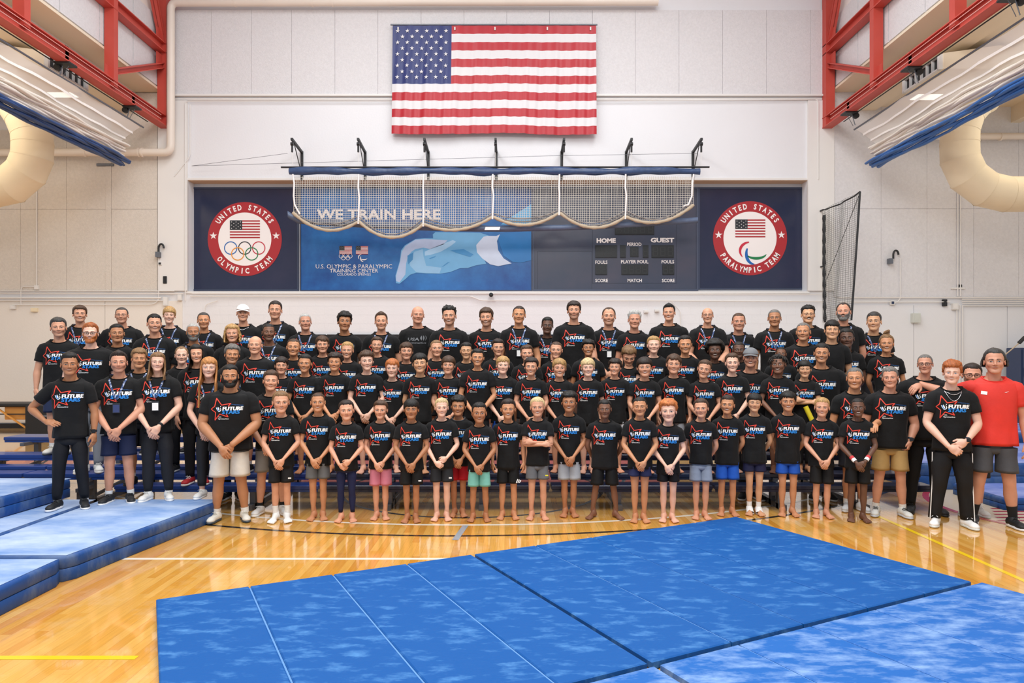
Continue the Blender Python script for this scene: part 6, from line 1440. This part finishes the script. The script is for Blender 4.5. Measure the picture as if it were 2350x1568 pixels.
Ad(2230, 834, 888, 7.45, 'r', 'short', 'db', 'B', bot=SH('1b1c20', .30), foot=('d8d6cf', 'cfd0cc', 'dddddd'), w=1.05, glasses=2, sm=0, stub=.5, print=0, what='plain black shirt and dark glasses between two men')
Ad(2281, 800, 859, ('F', 1213), 'r', 'longback', 'sp', 'SC', laz=82, bot=SH('4a4b4f', .36), foot=('1e2023', 'e9e9ea', '2a2a2c'), w=1.12, long=.095, red=1, print=3, sm=0, bsock=1, socks=2, arm=1.1, leg=1.1, fx=.17, what='red shirt and dark grey shorts')
# --- third row children (upper plank)
for a in [(674, 778, 818, 't', 'buzz', 'br', 1), (740, 771, 811, 'f', 'fringe', 'br', 0), (797, 785, 824, 'f', 'short', 'bl', 2), (865, 773.5, 811, 'f', 'part', 'br', 0), (932.5, 786, 827, 'f', 'fringe', 'br', 0), (1002, 781, 820, 'f', 'buzz', 'lb', 0), (1070, 786, 825, 'e', 'short', 'bk', 1), (1143, 778, 818, 'f', 'part', 'db', 0),
          (1209, 792, 831, 'f', 'part', 'br', 2), (1276, 785, 824, 'f', 'buzz', 'br', 1), (1350, 779, 818, 'm', 'curly', 'bk', 2), (1443, 793, 838, 'f', 'wavy', 'lb', 0), (1500, 772, 812, 'p', 'part', 'bl', 0), (1572, 770, 812, 't', 'short', 'bk', 2), (1640, 778, 825, 'k', 'afro', 'bk', 2), (1695, 785, 823, 'k', 'buzz', 'bk', 0), (1792, 797, 829, 'd', 'buzz', 'bk', 0)]:
    kw = {}
    if a[0] == 1443: kw = dict(pitch=.55)
    if a[0] == 1640: kw = dict(what='')
    P(a[0], a[1], a[2], 'D', a[3], a[4], a[5], 'C' if a[0] % 2 else 'B', sm=a[6], eye=1 if a[3] == 'e' else 0, **kw)
# --- second row children (low plank)
for a in [(646, 819, 860, 'f', 'fringe', 'db', 'A', 0, KS), (700, 813, 856, 't', 'short', 'bk', 'A', 2, KS), (768.5, 809, 852, 't', 'curly', 'db', 'A', 1, KS), (841.5, 805, 851, 'p', 'curly', 'br', 'A', 1, SH('17181c')), (900, 823.5, 867, 'p', 'fringe', 'gr', 'A', 0, SH('3a1216')), (964, 811, 857, 'e', 'fringe', 'bk', 'B', 2, KS), (1029, 817, 860, 'f', 'bowl', 'br', 'A', 0, KS), (1096, 801, 841, 't', 'part', 'bk', 'A', 2, KS), (1154, 818, 859, 'p', 'fringe', 'bl', 'A', 0, SH('1f53b4')),
          (1219, 820, 863, 'f', 'wavy', 'db', 'A', 2, SH('bfc3c8')), (1283.5, 823, 867, 'f', 'fringe', 'bl', 'A', 2, KS), (1349, 822, 865, 'p', 'bowl', 'wb', 'B', 2, KS), (1411, 823, 862, 'f', 'curly', 'db', 'C', 2, SH('c9ccd0')), (1479, 820, 866, 'f', 'bowl', 'db', 'A', 2, KS), (1546, 813, 859, 'f', 'fringe', 'br', 'C', 1, SH('8b8e93')), (1616, 826, 869, 'f', 'short', 'br', 'A', 1, KS), (1680, 811, 855, 'p', 'part', 'br', 'A', 1, KS), (1785, 814, 859, 'd', 'short', 'bk', 'A', 2, KS), (1846, 827, 867, 'e', 'bowl', 'bk', 'X', 0, ('pants', '17181a', .08))]:
    kw = {}
    if a[0] == 1785: kw = dict(dread=.07)
    if a[0] == 1846: kw = dict(band_y=1, what='crossed arms and a yellow foam roll')
    if a[0] == 1616: kw = dict(roll=.18)
    P(a[0], a[1], a[2], 'B', a[3], a[4], a[5], a[6], bot=a[8], sm=a[7], eye=1 if a[3] == 'e' else 0, **kw)
# --- front row children
FR = [(645, 898, 948, 1199, 'f', 'short', 'lb', 'A', SH('1d1d1f', .36), 'sock', 1, 'black shorts and tall white socks', dict(logo=1, fx=.06)),
 (730, 902, 946, 1194, 't', 'buzz', 'br', 'A', SH('6d6f70', .38), 'bare', 2, 'grey shorts, barefoot', dict(fx=.05)),
 (795, 918.5, 965, 1198, 'f', 'short', 'db', 'A2', ('leggings', '1d2448', .075), 'bare', 0, 'navy stirrup leggings', dict(fx=.06)),
 (873.5, 919, 962, 1193, 'f', 'part', 'br', 'A', SH('d37f92', .335), 'bare', 0, 'pink shorts, hands crossed', {}),
 (944, 916, 962, 1199, 'm', 'bowl', 'bk', 'A', SH('191919', .36), 'bare', 0, 'black shorts with a small white emblem', dict(logo=1)),
 (1013.5, 914, 957, 1195, 'p', 'short', 'wb', 'A2', SH('2b2d31', .37), 'bare', 1, 'charcoal shorts with a small white emblem', dict(logo=1, fx=.055)),
 (1052, 907.5, 955, 1186, 'o', 'curly', 'bk', 'A', SH('c11f2b', .36), 'bare', 1, 'red shorts and grey collar', dict(ring=1)),
 (1100, 924, 971, 1197, 'm', 'short', 'bk', 'A', SH('7cc2b4', .35), 'bare', 1, 'mint green shorts', dict(fx=.07)),
 (1166, 916, 962, 1192, 't', 'part', 'db', 'C', SH('121213', .355), 'bare', 2, 'black shorts with three white bars', dict(bars=1, fx=.065)),
 (1233.5, 912, 957, 1193, 'f', 'short', 'wb', 'X', SH('6a6c70', .39), 'bare', 2, 'grey shorts, arms crossed', dict(logo=2, fx=.065, hem=.52)),
 (1306, 898, 946, 1186, 'm', 'curly', 'bk', 'A', SH('aeb4bb', .35), 'bare', 2, 'light grey shorts, hands clasped', dict(fx=.045)),
 (1387.5, 917.5, 960, 1192, 'd', 'short', 'bk', 'B', SH('131314', .335), 'bare', 0, 'black shorts, feet wide apart, hands behind back', dict(w=1.12, fx=.125, splay=.45)),
 (1468, 912, 955, 1199, 't', 'buzz', 'bk', 'A', SH('2a2f55', .43), 'bare', 0, 'short navy shorts and a plaster on the knee', dict(eye=1)),
 (1533.5, 916, 969, 1198, 'p', 'curly', 'gr', 'A', SH('141418', .40), 'bare', 0, 'short black shorts, hands low', dict(hem=.47)),
 (1608.5, 915, 959, 1192, 'f', 'longback', 'br', 'B', SH('8d97a8', .37), 'bare', 0, 'blue-grey shorts, hands behind back', dict(pony=1, hem=.54, woman=0)),
 (1669, 907, 951, 1184, 't', 'short', 'db', 'B', SH('1f57b8', .355), 'bare', 2, 'royal blue shorts beside the ankle-wrapped child', dict(fx=.06)),
 (1731, 903, 946, 1183, 'e', 'bowl', 'bk', 'B', SH('1b1c3a', .42), 'wrap', 0, 'navy shorts and white ankle wraps', dict(eye=1)),
 (1808, 898, 944, 1185, 't', 'fringe', 'bk', 'B', SH('1f52b0', .40), 'bare', 2, 'bright blue shorts, hands behind back', dict(fx=.055)),
 (1886, 913, 957, 1189, 'f', 'short', 'bl', 'A', SH('1a1a1b', .335), 'bare', 1, 'long black shorts, hands clasped', dict(fx=.055)),
 (1968, 915, 957, 1198, 'k', 'buzz', 'bk', 'A', SH('151516', .36), 'bare', 2, 'red and white wristbands', dict(band=1, fx=.06))]
for a in FR:
    kw = dict(a[12]); kw.setdefault('eye', 0); kw.setdefault('w', .96); P(a[0], a[1], a[2], ('F', a[3]), a[4], a[5], a[6], a[7], bot=a[8], foot=a[9], sm=a[10], what=a[11], **kw)
for rw in 'EDB':
    for i, q in enumerate(sorted([q for q in PEOPLE if q['row'] == rw], key=lambda q: q['x'])): q['jit'] = .075*(1 if i % 2 else -1)
# --- labels: clothing first, then the neighbour one can find
ORD = ['first', 'second', 'third', 'fourth', 'fifth', 'sixth', 'seventh', 'eighth', 'ninth', 'tenth', 'eleventh', 'twelfth', 'thirteenth', 'fourteenth', 'fifteenth', 'sixteenth', 'seventeenth', 'eighteenth', 'nineteenth', 'twentieth', 'twenty-first', 'twenty-second', 'twenty-third', 'twenty-fourth', 'twenty-fifth', 'twenty-sixth', 'twenty-seventh', 'twenty-eighth', 'twenty-ninth', 'thirtieth']
def rowkey(d):
    if d['kid']: return {'F': 'kf', 'B': 'kb', 'D': 'kd'}[d['row']]
    return 'E' if d['row'] == 'E' else ('m' if 460 < d['x'] < 1750 else ('L' if d['x'] < 1000 else 'R')) if d['row'] in ('D', 'A', 'B', 8.27) else 'S'
ROWN = dict(kf='front row', kb='lower bench row of children', kd='upper bench row of children', E='top row of adults', m='middle adults', L='coaches standing ahead of the top row', R='adults ahead of the top row by the netting', S='standing adults')
grp = {}
for d in PEOPLE: grp.setdefault(rowkey(d), []).append(d)
SIDE = dict(kb='counting from the raised mats', kd='counting from the raised mats', E='counting from the treatment table', L='counting from the treatment table', R='counting from the netting', m='counting from the raised mats')
for k, L_ in grp.items():
    for i, d in enumerate(sorted(L_, key=lambda q: q['x'])):
        d['group'] = {'kf': 'children in the front row', 'kb': 'children on the lower bench', 'kd': 'children on the upper bench', 'E': 'adults in the top row'}.get(k, 'coaches around the children')
        who = 'person in black star shirt'
        if d.get('red'): who = 'person in'
        if d.get('print', 1) == 0: who = 'person in black shirt'
        if d.get('print') == 2: who = 'person with'
        if k in ('kf', 'S'):
            d['label'] = (who+(' ' if d.get('red') else ' with ')+d['what']) if not d.get('red') else 'person in red shirt and dark grey shorts beside the navy cabinet'
            if d['x'] == 2230: d['label'] = 'person in plain black shirt and dark glasses, half hidden beside the red shirt'
        elif d['what']: d['label'] = who+' with '+d['what'] if d.get('print') != 2 else 'person with '+d['what']+', top row'
        else:
            ex = ' and lanyard' if d.get('lan') else (' and glasses' if d.get('glasses') else '')
            rn = {'kb': 'on lower bench', 'kd': 'on upper bench', 'E': 'in top row', 'L': 'below top row', 'R': 'below top row', 'm': 'amid the children'}[k]
            fr = {'kb': 'from the raised mats', 'kd': 'from the raised mats', 'E': 'from the table', 'L': 'from the table', 'R': 'from the scoreboard', 'm': 'from the raised mats'}[k]
            who2 = {'kb': 'child in', 'kd': 'child in'}.get(k, 'adult in'); who2 = who2+(' black star shirt' if d.get('print', 1) else ' black shirt')
            d['label'] = '%s%s, %s %s %s' % (who2, ex, ORD[i], rn, fr)
import os
_lim = None
for d in PEOPLE: make_person(d)
bpy.context.view_layer.update()
